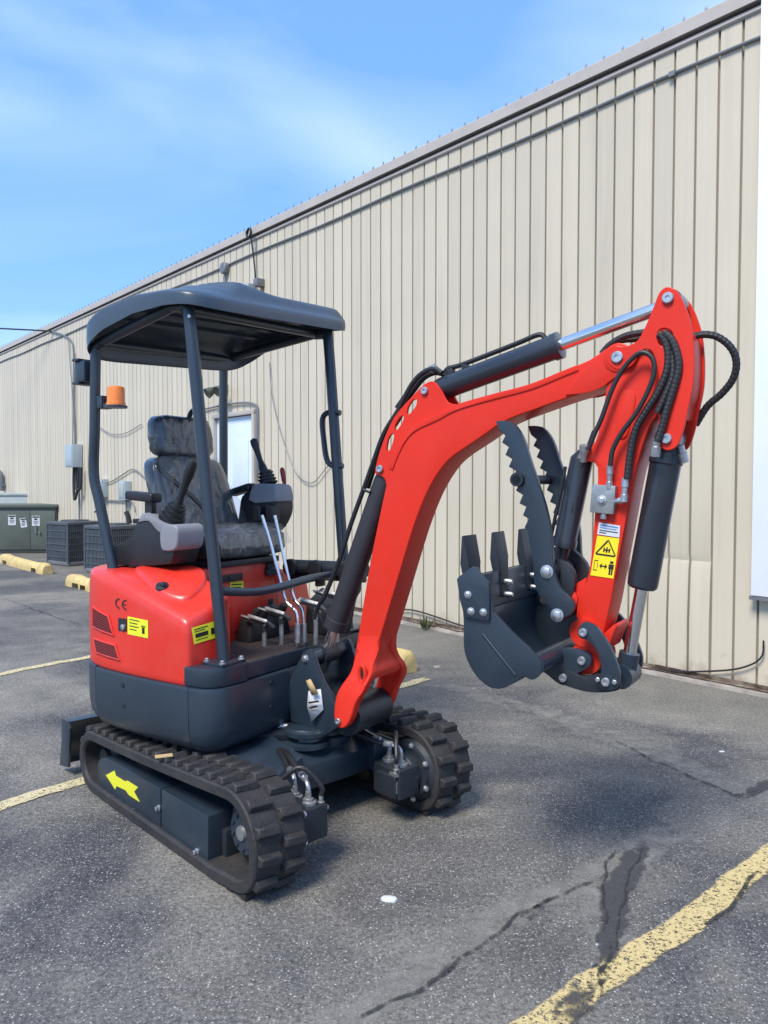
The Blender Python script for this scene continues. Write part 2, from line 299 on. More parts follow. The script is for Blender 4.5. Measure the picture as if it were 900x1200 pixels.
def patch_mat(name, col, thr, sc=7, soft=0.10, rough=0.8, det=8, maxa=1.0, em=0.32, wear=0.0):
    m = bpy.data.materials.new(name); m.use_nodes = True; t = m.node_tree; N = t.nodes; l = t.links.new; b = N['Principled BSDF']; b.inputs['Roughness'].default_value = rough
    g = N.new('ShaderNodeNewGeometry'); n = N.new('ShaderNodeTexNoise'); n.inputs['Scale'].default_value = sc; n.inputs['Detail'].default_value = det; n.inputs['Roughness'].default_value = 0.68; l(g.outputs['Position'], n.inputs['Vector'])
    at = N.new('ShaderNodeAttribute'); at.attribute_name = 'edge'; ad = N.new('ShaderNodeMath'); ad.operation = 'MULTIPLY_ADD'; l(at.outputs['Fac'], ad.inputs[0]); ad.inputs[1].default_value = em; l(n.outputs[0], ad.inputs[2])
    r = N.new('ShaderNodeMapRange'); r.inputs[1].default_value = thr; r.inputs[2].default_value = thr + soft; r.inputs[4].default_value = maxa; l(ad.outputs[0], r.inputs[0]); al = r.outputs[0]
    if wear:
        w = N.new('ShaderNodeTexNoise'); w.inputs['Scale'].default_value = 75; w.inputs['Detail'].default_value = 5; w.inputs['Roughness'].default_value = 0.75; l(g.outputs['Position'], w.inputs['Vector']); w2 = N.new('ShaderNodeMapRange'); w2.inputs[1].default_value = wear; w2.inputs[2].default_value = wear + .07; l(w.outputs[0], w2.inputs[0])
        mu = N.new('ShaderNodeMath'); mu.operation = 'MULTIPLY'; l(al, mu.inputs[0]); l(w2.outputs[0], mu.inputs[1]); al = mu.outputs[0]
    l(al, b.inputs['Alpha'])
    f = N.new('ShaderNodeTexNoise'); f.inputs['Scale'].default_value = 130; f.inputs['Detail'].default_value = 3; l(g.outputs['Position'], f.inputs['Vector'])
    x = N.new('ShaderNodeMix'); x.data_type = 'RGBA'; x.inputs[6].default_value = (*[c * .7 for c in col], 1); x.inputs[7].default_value = (*[c * 1.3 for c in col], 1); l(f.outputs[0], x.inputs[0]); l(x.outputs[2], b.inputs['Base Color'])
    bp = N.new('ShaderNodeBump'); bp.inputs['Strength'].default_value = 0.5; bp.inputs['Distance'].default_value = 0.004; l(f.outputs[0], bp.inputs['Height']); l(bp.outputs[0], b.inputs['Normal'])
    return m
TARP = patch_mat('tar_with_broken_edges', (0.050, 0.050, 0.053), 0.70, 26, 0.16, 0.75, 10, 0.78, .45, .34)
DUST = patch_mat('pale_dust_in_cracks', (0.28, 0.27, 0.24), 0.66, 10, 0.34, 0.9, 10, 0.65, .34, .34)
def wall_mat():
    m = mat('beige_steel_sheet', (0.56, 0.50, 0.38), 0.46, var=0.035, vs=1.2, rnd=0.05, spec=0.4); t = m.node_tree; N = t.nodes; l = t.links.new; b = N['Principled BSDF']
    src = b.inputs['Base Color'].links[0].from_socket
    g = N.new('ShaderNodeNewGeometry'); mp = N.new('ShaderNodeMapping'); mp.inputs['Scale'].default_value = (9, 9, 0.5); l(g.outputs['Position'], mp.inputs[0])
    n = N.new('ShaderNodeTexNoise'); n.inputs['Scale'].default_value = 1.0; n.inputs['Detail'].default_value = 6; l(mp.outputs[0], n.inputs['Vector'])
    r = N.new('ShaderNodeMapRange'); r.inputs[1].default_value = 0.52; r.inputs[2].default_value = 0.8; r.inputs[4].default_value = 0.45; l(n.outputs[0], r.inputs[0])
    x = N.new('ShaderNodeMix'); x.data_type = 'RGBA'; l(r.outputs[0], x.inputs[0]); l(src, x.inputs[6]); x.inputs[7].default_value = (0.40, 0.35, 0.265, 1)
    # splashed dirt and rust low on the sheets
    sp = N.new('ShaderNodeSeparateXYZ'); l(g.outputs['Position'], sp.inputs[0]); n2 = N.new('ShaderNodeTexNoise'); n2.inputs['Scale'].default_value = 5; n2.inputs['Detail'].default_value = 8; n2.inputs['Roughness'].default_value = 0.7; l(g.outputs['Position'], n2.inputs['Vector'])
    ma = N.new('ShaderNodeMath'); ma.operation = 'MULTIPLY_ADD'; l(sp.outputs[2], ma.inputs[0]); ma.inputs[1].default_value = -0.9; l(n2.outputs[0], ma.inputs[2])
    r2 = N.new('ShaderNodeMapRange'); r2.inputs[1].default_value = 0.36; r2.inputs[2].default_value = 0.62; r2.inputs[4].default_value = 0.75; l(ma.outputs[0], r2.inputs[0])
    x2 = N.new('ShaderNodeMix'); x2.data_type = 'RGBA'; l(r2.outputs[0], x2.inputs[0]); l(x.outputs[2], x2.inputs[6]); x2.inputs[7].default_value = (0.30, 0.24, 0.17, 1); l(x2.outputs[2], b.inputs['Base Color'])
    return m
WALL = wall_mat()
TRIM = mat('beige_trim', (0.43, 0.39, 0.345), 0.5, var=0.06, dust=0.2, dcol=(0.35, 0.31, 0.26))
GROOVE = mat('beige_backing', (0.27, 0.24, 0.19), 0.7, var=0.1)
PIPE = mat('grey_conduit', (0.19, 0.20, 0.21), 0.5, metal=0.3, var=0.15)
DOORM = mat('pale_blue_door', (0.60, 0.68, 0.76), 0.45, var=0.04)
WHITE = mat('white_sheet', (0.80, 0.83, 0.87), 0.4, var=0.03)
FOOT = mat('stained_concrete', (0.30, 0.27, 0.23), 0.9, var=0.3, vs=6, bump=0.5, bs=30, dust=0.6, dcol=(0.12, 0.075, 0.045))
RUST = mat('rusty_edge', (0.12, 0.075, 0.05), 0.9, var=0.4, vs=9, bump=0.4, bs=40, dust=0.8, dcol=(0.42, 0.38, 0.32))
GREEN = mat('olive_cabinet', (0.085, 0.10, 0.082), 0.5, var=0.08, dust=0.12, dcol=(0.2, 0.2, 0.17))
PGREY = mat('pale_green_grey_paint', (0.36, 0.40, 0.39), 0.5, var=0.08)
ACM = mat('dark_ac_grille', (0.060, 0.072, 0.085), 0.55, var=0.15, dust=0.25, dcol=(0.22, 0.24, 0.25))
ACD = mat('ac_coil_dark', (0.018, 0.022, 0.026), 0.7, var=0.2)
GALV = mat('galvanised_box', (0.40, 0.47, 0.50), 0.45, metal=0.2, var=0.08)
WEED = mat('weed_leaf', (0.07, 0.09, 0.025), 0.7, var=0.3)
LAMPG = mat('dull_lamp_body', (0.07, 0.085, 0.07), 0.5)

# ------------------------------------------------------------------ ground
g = MB(); n = 24
g.add([(-600, -300, 0), (600, -300, 0), (600, 900, 0), (-600, 900, 0)], [(0, 1, 2, 3)])
tag(g.build('parking_lot', ASPH, ang=180), kind='structure')
def ragged(poly, step=0.05, amp=0.010):
    out = []
    for i in range(len(poly)):
        a, b = poly[i], poly[(i + 1) % len(poly)]; k = max(1, int((b - a).length / step))
        for j in range(k):
            p = a.lerp(b, j / k); out.append(p + V((random.gauss(0, amp), random.gauss(0, amp), 0)))
    return out
def sheet(name, pix, m, z, amp=0.008, step=0.06, kind='structure'):
    poly = [gnd(*p) for p in pix]; poly = ragged([V((p.x, p.y, z)) for p in poly], step, amp)
    b = MB(); b.add(poly, [tuple(range(len(poly)))]); o = b.build(name, m, ang=180); o['kind'] = kind; return o
def band(name, pix, widths, m, z, wob=.012):      # a strip whose 'edge' value falls to 0 at its borders
    pts = [gnd(*p) for p in pix]; P = []; Wd = []
    for i in range(len(pts) - 1):
        k = max(2, int((pts[i + 1] - pts[i]).length / 0.03))
        for j in range(k): P.append(pts[i].lerp(pts[i + 1], j / k)); Wd.append(widths[i] + (widths[i + 1] - widths[i]) * j / k)
    n_ = len(P); ph = [random.uniform(0, 6.28) for _ in range(4)]; rows = []; ed = []
    for i in range(n_):
        t = (P[min(i + 1, n_ - 1)] - P[max(0, i - 1)]).normalized(); s_ = V((-t.y, t.x, 0)); o = wob * (math.sin(i * .23 + ph[0]) + .6 * math.sin(i * .61 + ph[1]) + .4 * math.sin(i * 1.3 + ph[2])); e = min(1, min(i, n_ - 1 - i) / 6)
        for u, k in ((-1, 0), (-.45, 1), (.45, 1), (1, 0)): q = P[i] + s_ * (o + u * Wd[i]); rows.append(V((q.x, q.y, z))); ed.append(k * e)
    b = MB(); b.add(rows, [(i * 4 + c, i * 4 + c + 1, i * 4 + c + 5, i * 4 + c + 4) for i in range(n_ - 1) for c in range(3)])
    me = b.mesh(name, ang=180); at = me.attributes.new('edge', 'FLOAT', 'POINT')
    for i, v in enumerate(ed): at.data[i].value = v
    o = link(name, me, m); o['kind'] = 'structure'; return o
NEARP = patch_mat('worn_yellow_paint', (0.56, 0.44, 0.20), 0.80, 22, 0.22, 0.75, 9, .95, 0.95, .41)
FARP = patch_mat('worn_cream_paint', (0.60, 0.51, 0.29), 0.80, 20, 0.22, 0.75, 9, .95, 0.95, .40)
band('parking_line', [(480, 1300), (634, 1199), (700, 1154), (770, 1106), (830, 1063), (880, 1023), (935, 975), (1000, 925)], [.066] * 8, NEARP, .006, .006)
band('parking_line', [(-120, 985), (0, 946), (100, 915), (200, 885), (300, 855), (400, 826), (498, 796), (513, 793)], [.062] * 8, FARP, .006, .008)
band('parking_line', [(-120, 813), (0, 790.5), (110, 769), (230, 746), (300, 735)], [.06] * 5, FARP, .006, .01)
# tar patch, cracks and the pale dust along them
CRKM = patch_mat('dark_crack', (0.028, 0.027, 0.026), 0.68, 30, 0.16, 0.95, 8, .85)
def crack(pix, w, m=None, z=0.0105, name='asphalt_crack'): band(name, pix, [w * .4] + [w] * (len(pix) - 2) + [w * .3], m or CRKM, z, .010)
band('dust_streak', [(330, 1230), (440, 1170), (520, 1120), (590, 1075), (650, 1045), (715, 1020), (790, 990)], [.06, .09, .12, .13, .11, .10, .06], DUST, .004)
band('dust_streak', [(716, 1140), (705, 1080), (716, 1020), (760, 985), (840, 962)], [.10, .13, .14, .13, .07], DUST, .0045)
band('dust_streak', [(500, 800), (590, 822), (680, 850), (770, 885), (868, 925), (960, 960)], [.10, .16, .18, .20, .15, .12], DUST, .004, .03)
band('tar_patch', [(757, 980), (738, 1015), (724, 1050), (716, 1090), (706, 1130), (692, 1165)], [.04, .07, .075, .055, .04, .025], TARP, .0085, .010)
crack([(758, 980), (744, 1012), (738, 1040), (728, 1075), (722, 1100), (708, 1132), (700, 1150)], .007, z=.0115)
crack([(735, 985), (716, 1012), (704, 1042), (708, 1070), (702, 1100), (700, 1130)], .008, z=.0115)
band('tar_patch', [(705, 1135), (690, 1165), (668, 1190), (630, 1225)], [.03, .06, .07, .05], TARP, .0095)
band('tar_patch', [(850, 940), (885, 926), (960, 895)], [.02, .05, .05], TARP, .0085)
crack([(370, 1222), (420, 1198), (470, 1172), (520, 1140), (556, 1114), (585, 1097), (612, 1076), (645, 1056), (690, 1036), (730, 1012)], 0.0085)
crack([(520, 1140), (535, 1150), (560, 1152), (590, 1170)], 0.008)
crack([(612, 1076), (628, 1082), (655, 1080), (690, 1090), (704, 1084)], 0.007)
crack([(470, 1172), (452, 1166), (440, 1150)], 0.007)
band('tar_patch', [(480, 1165), (520, 1138), (560, 1110)], [.010, .020, .008], TARP, .0080)
band('tar_patch', [(590, 1092), (622, 1070), (660, 1050)], [.008, .020, .007], TARP, .0080)
crack([(776, 1076), (788, 1086), (798, 1098)], 0.010)
crack([(798, 1100), (830, 1080), (870, 1055), (884, 1028), (905, 1004)], 0.012)
crack([(690, 1200), (705, 1165), (702, 1140), (712, 1120), (705, 1080)], 0.010)
crack([(672, 1195), (690, 1170), (714, 1150), (700, 1135), (688, 1150), (684, 1180)], 0.010, z=.0125)
crack([(700, 860), (780, 898), (860, 935), (900, 925)], 0.012)
crack([(0, 700), (60, 722), (100, 735)], 0.014)
crack([(585, 1098), (625, 1068), (665, 1045)], 0.012)

# ------------------------------------------------------------------ building
WD = 131.0; A = gnd(900, 815); a_ = R(WD); DW = V((math.cos(a_), math.sin(a_), 0)); NW = V((-math.sin(a_), math.cos(a_), 0))
def wl(px, py, t=0.0):             # a point on the wall (or t metres out from it): (along, height)
    d = ray(px, py); k = ((A + NW * t - EYE).dot(NW)) / d.dot(NW); P = EYE + d * k; return ((P - A).dot(DW), P.z)
bld = tag(empty('warehouse_building', A, a_), 'long low beige steel sided building with closely spaced vertical ribs running behind the red digger', 'building')
PW = 0.172; S0 = 0.255
def panel_mesh(kink=False):
    w = PW - 0.018; b = MB(); zs = [0.0, 4.745] if not kink else [0.0, 0.40, 0.80, 0.86, 0.92, 1.3, 4.745]
    off = {0.0: 0.006, 0.40: 0.010, 0.80: -0.004, 0.86: -0.014, 0.92: -0.002}
    prof = [(0, -0.024), (0.0, -0.003), (0.003, 0), (w * .30, 0), (w * .34, 0.0007), (w * .38, 0), (w * .63, 0), (w * .67, 0.0007), (w * .71, 0), (w - 0.003, 0), (w, -0.003), (w, -0.024)]
    vs = [(x, y + (off.get(z, 0) if kink and 0 < i < len(prof) - 1 else 0), z) for z in zs for i, (x, y) in enumerate(prof)]; k = len(prof)
    b.add(vs, [(i * k + j, i * k + j + 1, (i + 1) * k + j + 1, (i + 1) * k + j) for i in range(len(zs) - 1) for j in range(k - 1)])
    return b.mesh('panel', ang=20)
pm, pk = panel_mesh(), panel_mesh(True); pm.materials.append(WALL); pk.materials.append(WALL)
k0 = -16; k1 = 128
for k in range(k0, k1):
    s = S0 + PW * k + 0.0075
    if 6.82 < s + PW / 2 < 7.98:   # doorway: sheets only above the door
        continue
    o = link('panel', pk if k in (1, 2, 3) else pm, None, bld); o.location = (s, random.uniform(-0.001, 0.001), 0.055)
above = MB(); w = PW - 0.018
above.add([(0, -.024, 0), (0, 0, 0), (w, 0, 0), (w, -.024, 0), (0, -.024, 2.28), (0, 0, 2.28), (w, 0, 2.28), (w, -.024, 2.28)], [(0, 1, 5, 4), (1, 2, 6, 5), (2, 3, 7, 6), (0, 3, 2, 1)])
am = above.mesh('panel'); am.materials.append(WALL)
for k in range(k0, k1):
    s = S0 + PW * k + 0.0075
    if 6.82 < s + PW / 2 < 7.98: link('panel', am, None, bld).location = (s, 0, 2.52)
s1 = S0 + PW * k1
b = MB(); b.box((3.4 - 3, -0.12, 2.4), (12.8, 0.19, 4.8)); 
b = MB(); b.box(((-2.55 + 6.80) / 2, -0.12, 2.4), (9.35, 0.19, 4.78)); b.box(((8.0 + s1) / 2, -0.12, 2.4), (s1 - 8.0, 0.19, 4.78)); b.box((7.4, -0.12, 3.66), (1.19, 0.19, 2.26)); b.box(((-2.55 + s1) / 2, -0.12, 4.835), (s1 + 2.5, 0.17, 0.09)); b.box((7.4, -0.35, 1.25), (1.3, 0.19, 2.6))
b.build('backing_wall', GROOVE, bld)
b = MB(); b.box(((-2.6 + s1) / 2, -8.22, 2.35), (s1 + 2.55, 16.0, 4.6)); b.build('building_body', GROOVE, bld)
b = MB(); prof = [(0.0, 4.872), (0.048, 4.866), (0.045, 4.962), (0.038, 4.970), (-8.2, 5.770), (-16.3, 4.970), (-16.3, 4.89), (-8.2, 5.69), (-0.03, 4.89), (-0.03, 4.875)]
b.prism(prof, -2.6 if False else 0.115, s1 + .1, lambda x, y, d: V((d, x, y))); b.build('roof', TRIM, bld)
b = MB(); b.prism(prof, -2.7, 0.10, lambda x, y, d: V((d, x, y))); b.build('roof', TRIM, bld)
b = MB(); b.prism([(-0.02, 4.800), (0.012, 4.800), (0.022, 4.812), (0.018, 4.838), (0.004, 4.846), (-0.02, 4.846)], 0.12, s1, lambda x, y, d: V((d, x, y))); b.build('eave_drip', TRIM, bld)
st = MB(); st.lathe((0, 0, 0), (0, 0, 1), [(-.005, .012), (.006, .012), (.007, .008), (.030, .007), (.034, .004)], 8); sm = st.mesh('roof_screw'); sm.materials.append(PIPE)
for i in range(118): link('roof_screw', sm, None, bld).location = (0.17 + i * PW, 0.030, 4.970)
rb = MB(); rb.prism([(-.05, 0), (-.02, .035), (.02, .035), (.05, 0)], 0.0, 8.0, lambda x, y, d: V((x, -d, y + d * 0.0967))); rm = rb.mesh('roof_rib'); rm.materials.append(TRIM)
for i in range(62): link('roof_rib', rm, None, bld).location = (0.24 + i * 0.30, -0.06, 4.978)
b = MB(); cz = 4.57; pts = [V((0.10, .014, 4.618))] + [V((s, 0.014, 4.618 + 0.008 * math.sin(s * 2.1))) for s in [x * 0.5 + 0.3 for x in range(0, 43)]]; b.tube(pts, 0.0135, 8, k=2); b.build('conduit', PIPE, bld)
b = MB(); bs_, bz = wl(790, 88)[0], 4.618; b.box((bs_, .02, bz), (.05, .04, .036)); b.build('conduit_coupling', PIPE, bld)
# concrete footing, torn flashing
b = MB(); b.prism([(-.03, -.05), (.10, -.05), (.075, .022), (.02, .035), (-.03, .035)], -2.6, s1, lambda x, y, d: V((d, x, y))); b.build('footing', FOOT, bld)
b = MB(); pts = []; s = -2.6
while s < s1:
    e = s + random.uniform(.25, .7); j = random.uniform(-.012, .012); b.add([(s, .010, .03), (e, .010, .03), (e, .018 + j * .5, .072 + j * .6), (s, .018 - j * .5, .068 - j * .5)], [(0, 1, 2, 3)]); b.add([(s, .012, .039), (e, .012, .039), (e, .05 + j, .038), (s, .055 - j, .037)], [(0, 1, 2, 3)]); s = e + .004
b.build('base_flashing', RUST, bld)
# door
df = MB(); z0 = 0.12
for s in (6.84, 7.96): df.box((s, 0.0, 1.28), (.06, .09, 2.36))
df.box((7.4, 0.0, 2.49), (1.18, .09, .06)); dfo = df.build('door_frame', TRIM, bld, bev=.004)
d = MB(); d.box((7.4, -.035, 1.28), (1.05, .045, 2.34)); do = d.build('door', DOORM, bld, bev=.004)
b = MB(); b.box((7.25, -.008, 1.75), (.42, .012, .75)); b.build('door_panel', DOORM, do, bev=.004); b = MB(); b.cyl((7.82, -.01, 1.1), (7.82, .05, 1.1), .028, 12); b.build('handle', ZINC, do)
b = MB(); b.box((7.4, .2, .06), (1.3, .42, .11)); b.build('door_step', FOOT, bld, bev=.01)
# end walls and the rest are plain sheets out of view

def wthing(name, label, cat, s, z, group=None):
    P = A + DW * s + V((0, 0, z)); return tag(empty(name, P, a_), label, cat, group)
# white sheet at the right edge
t = wthing('white_board', 'big plain white sheet mounted on the wall at the right edge of the picture', 'board', 0.10, 0.71)
b = MB(); b.box((-1.25, .055, 2.1), (2.5, .04, 4.2)); b.build('sheet', WHITE, t, bev=.003)
b = MB(); b.box((-1.25, .055, -.017), (2.52, .05, .026)); b.box((-1.25, .03, 2.1), (2.46, .02, 4.1)); b.build('edge_trim', PIPE, t)
# flood lamp by the door
s, z = wl(265, 456); t = wthing('wall_floodlight', 'small dark floodlight on a bracket high on the wall above the pale door', 'light', s, z)
b = MB(); b.cyl((0, 0, 0), (0, .12, 0), .035, 10); b.box((0, .02, 0), (.12, .04, .12)); b.build('bracket', LAMPG, t, bev=.004)
for dx in (-.13, .13):
    b = MB(); b.lathe((dx, .12, .0), (dx * .8, .8, -.5), [(0, .03), (.02, .05), (.10, .075), (.13, .08), (.12, .06)], 12); b.build('lamp_head', LAMPG, t)
b = MB(); b.tube([(0, .02, .05), (0, .02, .5), (0, .02, 1.6)], .012, 6); b.build('conduit', PIPE, t)
# junction on the high conduit + coiled cable at the eave
s, z = wl(266, 315); t = wthing('junction_box', 'small round dark junction box on the high conduit above the digger canopy', 'electrical box', s, z)
b = MB(); b.lathe((0, 0, 0), (0, 1, 0), [(0, .085), (.07, .085), (.08, .07)], 14); b.build('box_body', PIPE, t); b = MB(); b.tube([(0, .03, -.08), (.01, .03, -.6), (0, .03, -1.4)], .014, 6); b.build('drop_cable', PIPE, t)
s, z = wl(300, 275); t = wthing('cable_coil', 'loop of dark cable hanging from the roof edge with a short tail down the wall', 'cable', s, z)
b = MB(); b.tube([V((.05 * math.cos(q), .10 + .01 * q / 6, .06 * math.sin(q))) for q in [i * .4 for i in range(34)]], .013, 6); b.build('loop', HOSE, t); b = MB(); b.tube([(-.03, .1, -.05), (-.05, .05, -.5), (-.04, .04, -1.0), (.0, .04, -1.25)], .011, 6, k=3); b.build('tail', HOSE, t)
s, z = wl(308, 335); t = wthing('security_camera', 'small grey bracket box on the wall just above the right side of the canopy', 'camera', s, z)
b = MB(); b.box((0, .06, .03), (.10, .12, .10)); b.build('bracket', PIPE, t, bev=.006); b = MB(); b.box((.14, .16, -.02), (.26, .12, .10), M.Rotation(R(-10), 3, 'Y')); b.build('camera_body', PGREY, t, bev=.01)
# grey disconnect box with hanging cables
s, z = wl(93, 545); t = wthing('disconnect_box', 'pale grey electrical disconnect box with cables looping out below it', 'electrical box', s, z)
b = MB(); b.box((0, .11, .18), (.42, .2, .46)); b.build('box_body', GALV, t, bev=.008); b = MB(); b.box((0, .215, .18), (.38, .012, .40)); b.build('cover', GALV, t, bev=.004)
for i, (dx, lo) in enumerate(((-.12, -.7), (.02, -1.0))):
    b = MB(); b.tube([(dx, .1, -.04), (dx - .02, .12, -.35), (dx - .12, .14, lo * .7), (dx - .2, .1, -.45), (dx - .21, .08, -.06)], .028, 8, k=4); b.build('cable', HOSE, t)
b = MB(); b.tube([(-.1, .05, -.04), (-.1, .05, -1.5)], .02, 6); b.tube([(.12, .04, .4), (.12, .04, 2.3)], .016, 6); b.build('riser', PIPE, t)
for px, py, lab in ((124, 572, 'small grey meter box low on the wall just right of the black rear post'), (151, 575, 'small grey switch box low on the wall beside the seat armrest')):
    s, z = wl(px, py); t = wthing('switch_box', lab, 'electrical box', s, z, 'small boxes on the wall'); b = MB(); b.box((0, .07, 0), (.26, .13, .34)); b.build('box_body', GALV, t, bev=.008); b = MB(); b.box((0, .14, 0), (.2, .01, .26)); b.build('cover', PGREY, t, bev=.003); b = MB(); b.tube([(0, .05, -.17), (0, .05, -.9)], .018, 6); b.build('conduit', PIPE, t)
def wcable(label, pix, r, m=HOSE, t_=0.03, name='wall_cable', k=5):
    pts = [wl(*p) for p in pix]; P = A + DW * pts[0][0] + V((0, 0, pts[0][1]))
    b = MB(); b.tube([V((q[0] - pts[0][0], t_, q[1] - pts[0][1])) for q in pts], r, 6, k=k); o = b.build(name, m); o.location = P; o.rotation_euler = (0, 0, a_); tag(o, label, 'cable', 'loose cables on the wall'); return o
wcable('thin black cable sagging along the foot of the wall right of the bucket', [(700, 776), (745, 780), (790, 786), (850, 785), (880, 779), (895, 768), (897, 750)], .007)
wcable('black cable along the foot of the wall between boom and bucket', [(440, 716), (475, 714), (492, 716), (515, 723), (545, 733), (600, 745)], .008)
wcable('thin grey wire hanging in a long swag on the wall right of the levers', [(318, 425), (322, 470), (335, 520), (350, 555), (368, 566), (385, 548), (398, 535)], .006, PIPE)
wcable('grey flexible conduit arching over the pale door', [(240, 480), (258, 476), (285, 472), (300, 474), (304, 485), (303, 560)], .014, PIPE)
wcable('thin wire loop on the wall below the amber beacon', [(112, 496), (130, 508), (148, 508), (168, 497)], .007, PIPE)
wcable('dark cable humped above the small switch box left of the seat', [(112, 566), (130, 565), (146, 556), (158, 550), (172, 560), (190, 575)], .010, PIPE)
wcable('pipe run low on the wall behind the near console', [(120, 586), (140, 587), (156, 588), (160, 600)], .014, PIPE, k=2)
wcable('service cable dropping down the wall from the overhead wire', [(60, 388), (76, 393), (85, 400), (88, 415), (88, 470), (90, 525)], .016, PIPE)
wcable('second thin cable down the wall beside the service cable', [(82, 395), (84, 430), (87, 470), (87, 525)], .010, PIPE)
# overhead wire from the wall to a far pole out of view
s, z = wl(60, 388, .05); P0 = A + DW * s + NW * .05 + V((0, 0, z)); d = ray(-220, 362); P1 = EYE + d * 19
b = MB(); b.tube([V((0, 0, 0)), (P1 - P0) * .5 + V((0, 0, -.10)), P1 - P0], .017, 6, k=6); o = b.build('overhead_wire', HOSE); o.location = P0; tag(o, 'overhead service wire crossing the sky to the wall at the left edge', 'wire')

# ------------------------------------------------------------------ things beside the wall
t = tag(empty('transformer_cabinet', (-7.62, 16.55, 0), R(4)), 'olive green metal utility cabinet with double doors and three white notices', 'cabinet')
b = MB(); b.box((-.25, .55, .50), (1.55, 1.0, .98)); b.build('cabinet_body', GREEN, t, bev=.012)
b = MB(); b.box((-.25, .53, 1.02), (1.62, 1.08, .07)); b.build('lid', GREEN, t, bev=.015)
for x0, x1 in ((-.80, -.028), (-.022, .50)):
    b = MB(); b.box(((x0 + x1) / 2, .035, .50), (x1 - x0, .03, .84)); b.build('cabinet_door', GREEN, t, bev=.006)
b = MB(); b.box((.10, .01, .52), (.03, .03, .18)); b.cyl((.18, .015, .45), (.18, -.02, .45), .02, 8); b.build('latch', PIPE, t)
for x, zz, w_, h_, tl in ((-.40, .72, .16, .22, 0), (-.16, .66, .13, .2, -8), (.10, .70, .16, .22, 0)):
    rot = M.Rotation(R(tl), 3, 'Y'); b = MB(); b.box((x, .017, zz), (w_, .004, h_), rot); nt_ = b.build('notice', WHT, t)
    b = MB(); b.box(V((x, .0135, zz + h_ * .38)), (w_ * .9, .003, h_ * .13), rot)
    for q in range(3): b.box(V((x, .0135, zz - h_ * (.02 + .13 * q))), (w_ * (.7 - .1 * q), .003, .010), rot)
    b.box(V((x, .0135, zz + h_ * .17)), (w_ * .45, .003, h_ * .14), rot); b.build('print', INK, nt_)
t = tag(empty('pump_tank', (-8.50, 18.3, 0), R(4)), 'pale grey green flat topped unit with a stub pipe showing above the olive cabinet', 'tank')
b = MB(); b.box((-.45, .4, .62), (1.7, .75, 1.2)); b.build('tank_body', PGREY, t, bev=.02); b = MB(); b.box((-.45, .4, 1.25), (1.75, .8, .06)); b.build('tank_lid', PGREY, t, bev=.01)
b = MB(); b.tube([(.38, .3, 1.22), (.62, .3, 1.22), (.76, .3, 1.25), (.80, .3, 1.42)], .10, 12, k=4); b.build('stub_pipe', PIPE, t)
s, z = wl(6, 566); t = wthing('vent_pipe', 'short dark vent pipe standing on the wall above the cabinet', 'pipe', s, z); b = MB(); b.tube([(0, .1, -.2), (0, .1, .18), (.05, .16, .30)], .07, 10, k=3); b.build('pipe', PIPE, t); b = MB(); b.box((0, .05, -.05), (.2, .08, .05)); b.build('clamp', PIPE, t)
def ac_unit(px, py, label, w_, h_):
    P = gnd(px, py); t = tag(empty('condenser_unit', P, a_ + R(12)), label, 'air conditioner', 'air conditioners by the wall')
    cx_, cy_ = w_ / 2, -w_ / 2     # near corner of the unit stands at the surveyed point
    b = MB(); b.box((cx_, cy_, h_ / 2), (w_ - .06, w_ - .06, h_ - .1)); b.build('coil', ACD, t)
    b = MB(); b.box((cx_, cy_, .045), (w_, w_, .07)); b.build('base_pan', PIPE, t, bev=.008)
    b = MB(); b.box((cx_, cy_, h_ - .03), (w_ + .01, w_ + .01, .06)); b.build('top_pan', ACM, t, bev=.012)
    for x, y in ((.012, -.012), (w_ - .012, -.012), (.012, .012 - w_), (w_ - .012, .012 - w_)):
        b = MB(); b.box((x, y, h_ / 2), (.035, .035, h_ - .12)); b.build('corner_post', ACM, t)
    for side in range(4):
        for q in range(18):
            f = (q + .5) / 18; b = MB()
            if side % 2 == 0: b.box((f * w_, -.008 if side == 0 else .008 - w_, h_ / 2), (w_ / 18 * .66, .014, h_ - .14))
            else: b.box((.008 if side == 1 else w_ - .008, -f * w_, h_ / 2), (.014, w_ / 18 * .66, h_ - .14))
            b.build('louvre', ACM, t)
        for q in range(5):
            zz = .12 + (h_ - .2) * (q + .3) / 5; b = MB()
            if side % 2 == 0: b.box((cx_, .003 if side == 0 else -.003 - w_, zz), (w_ - .03, .012, .016))
            else: b.box((-.003 if side == 1 else w_ + .003, cy_, zz), (.012, w_ - .03, .016))
            b.build('guard_bar', ACM, t)
    b = MB()
    for q in range(5): b.tube([V((cx_ + (.05 + q * .05) * math.cos(i * .35), cy_ + (.05 + q * .05) * math.sin(i * .35), h_ + .02)) for i in range(19)], .006, 5)
    b.build('fan_guard', ACM, t); return t
ac_unit(80, 664, 'dark grey air conditioner next to the olive cabinet, left of the two', .72, .80)
ac_unit(128, 674, 'dark grey air conditioner half hidden behind the red engine cover, right of the two', .72, .80)
t = wcable('two dark refrigerant hoses bent over the air conditioner behind the rear post', [(113, 600), (118, 598), (124, 606), (120, 614)], .018)
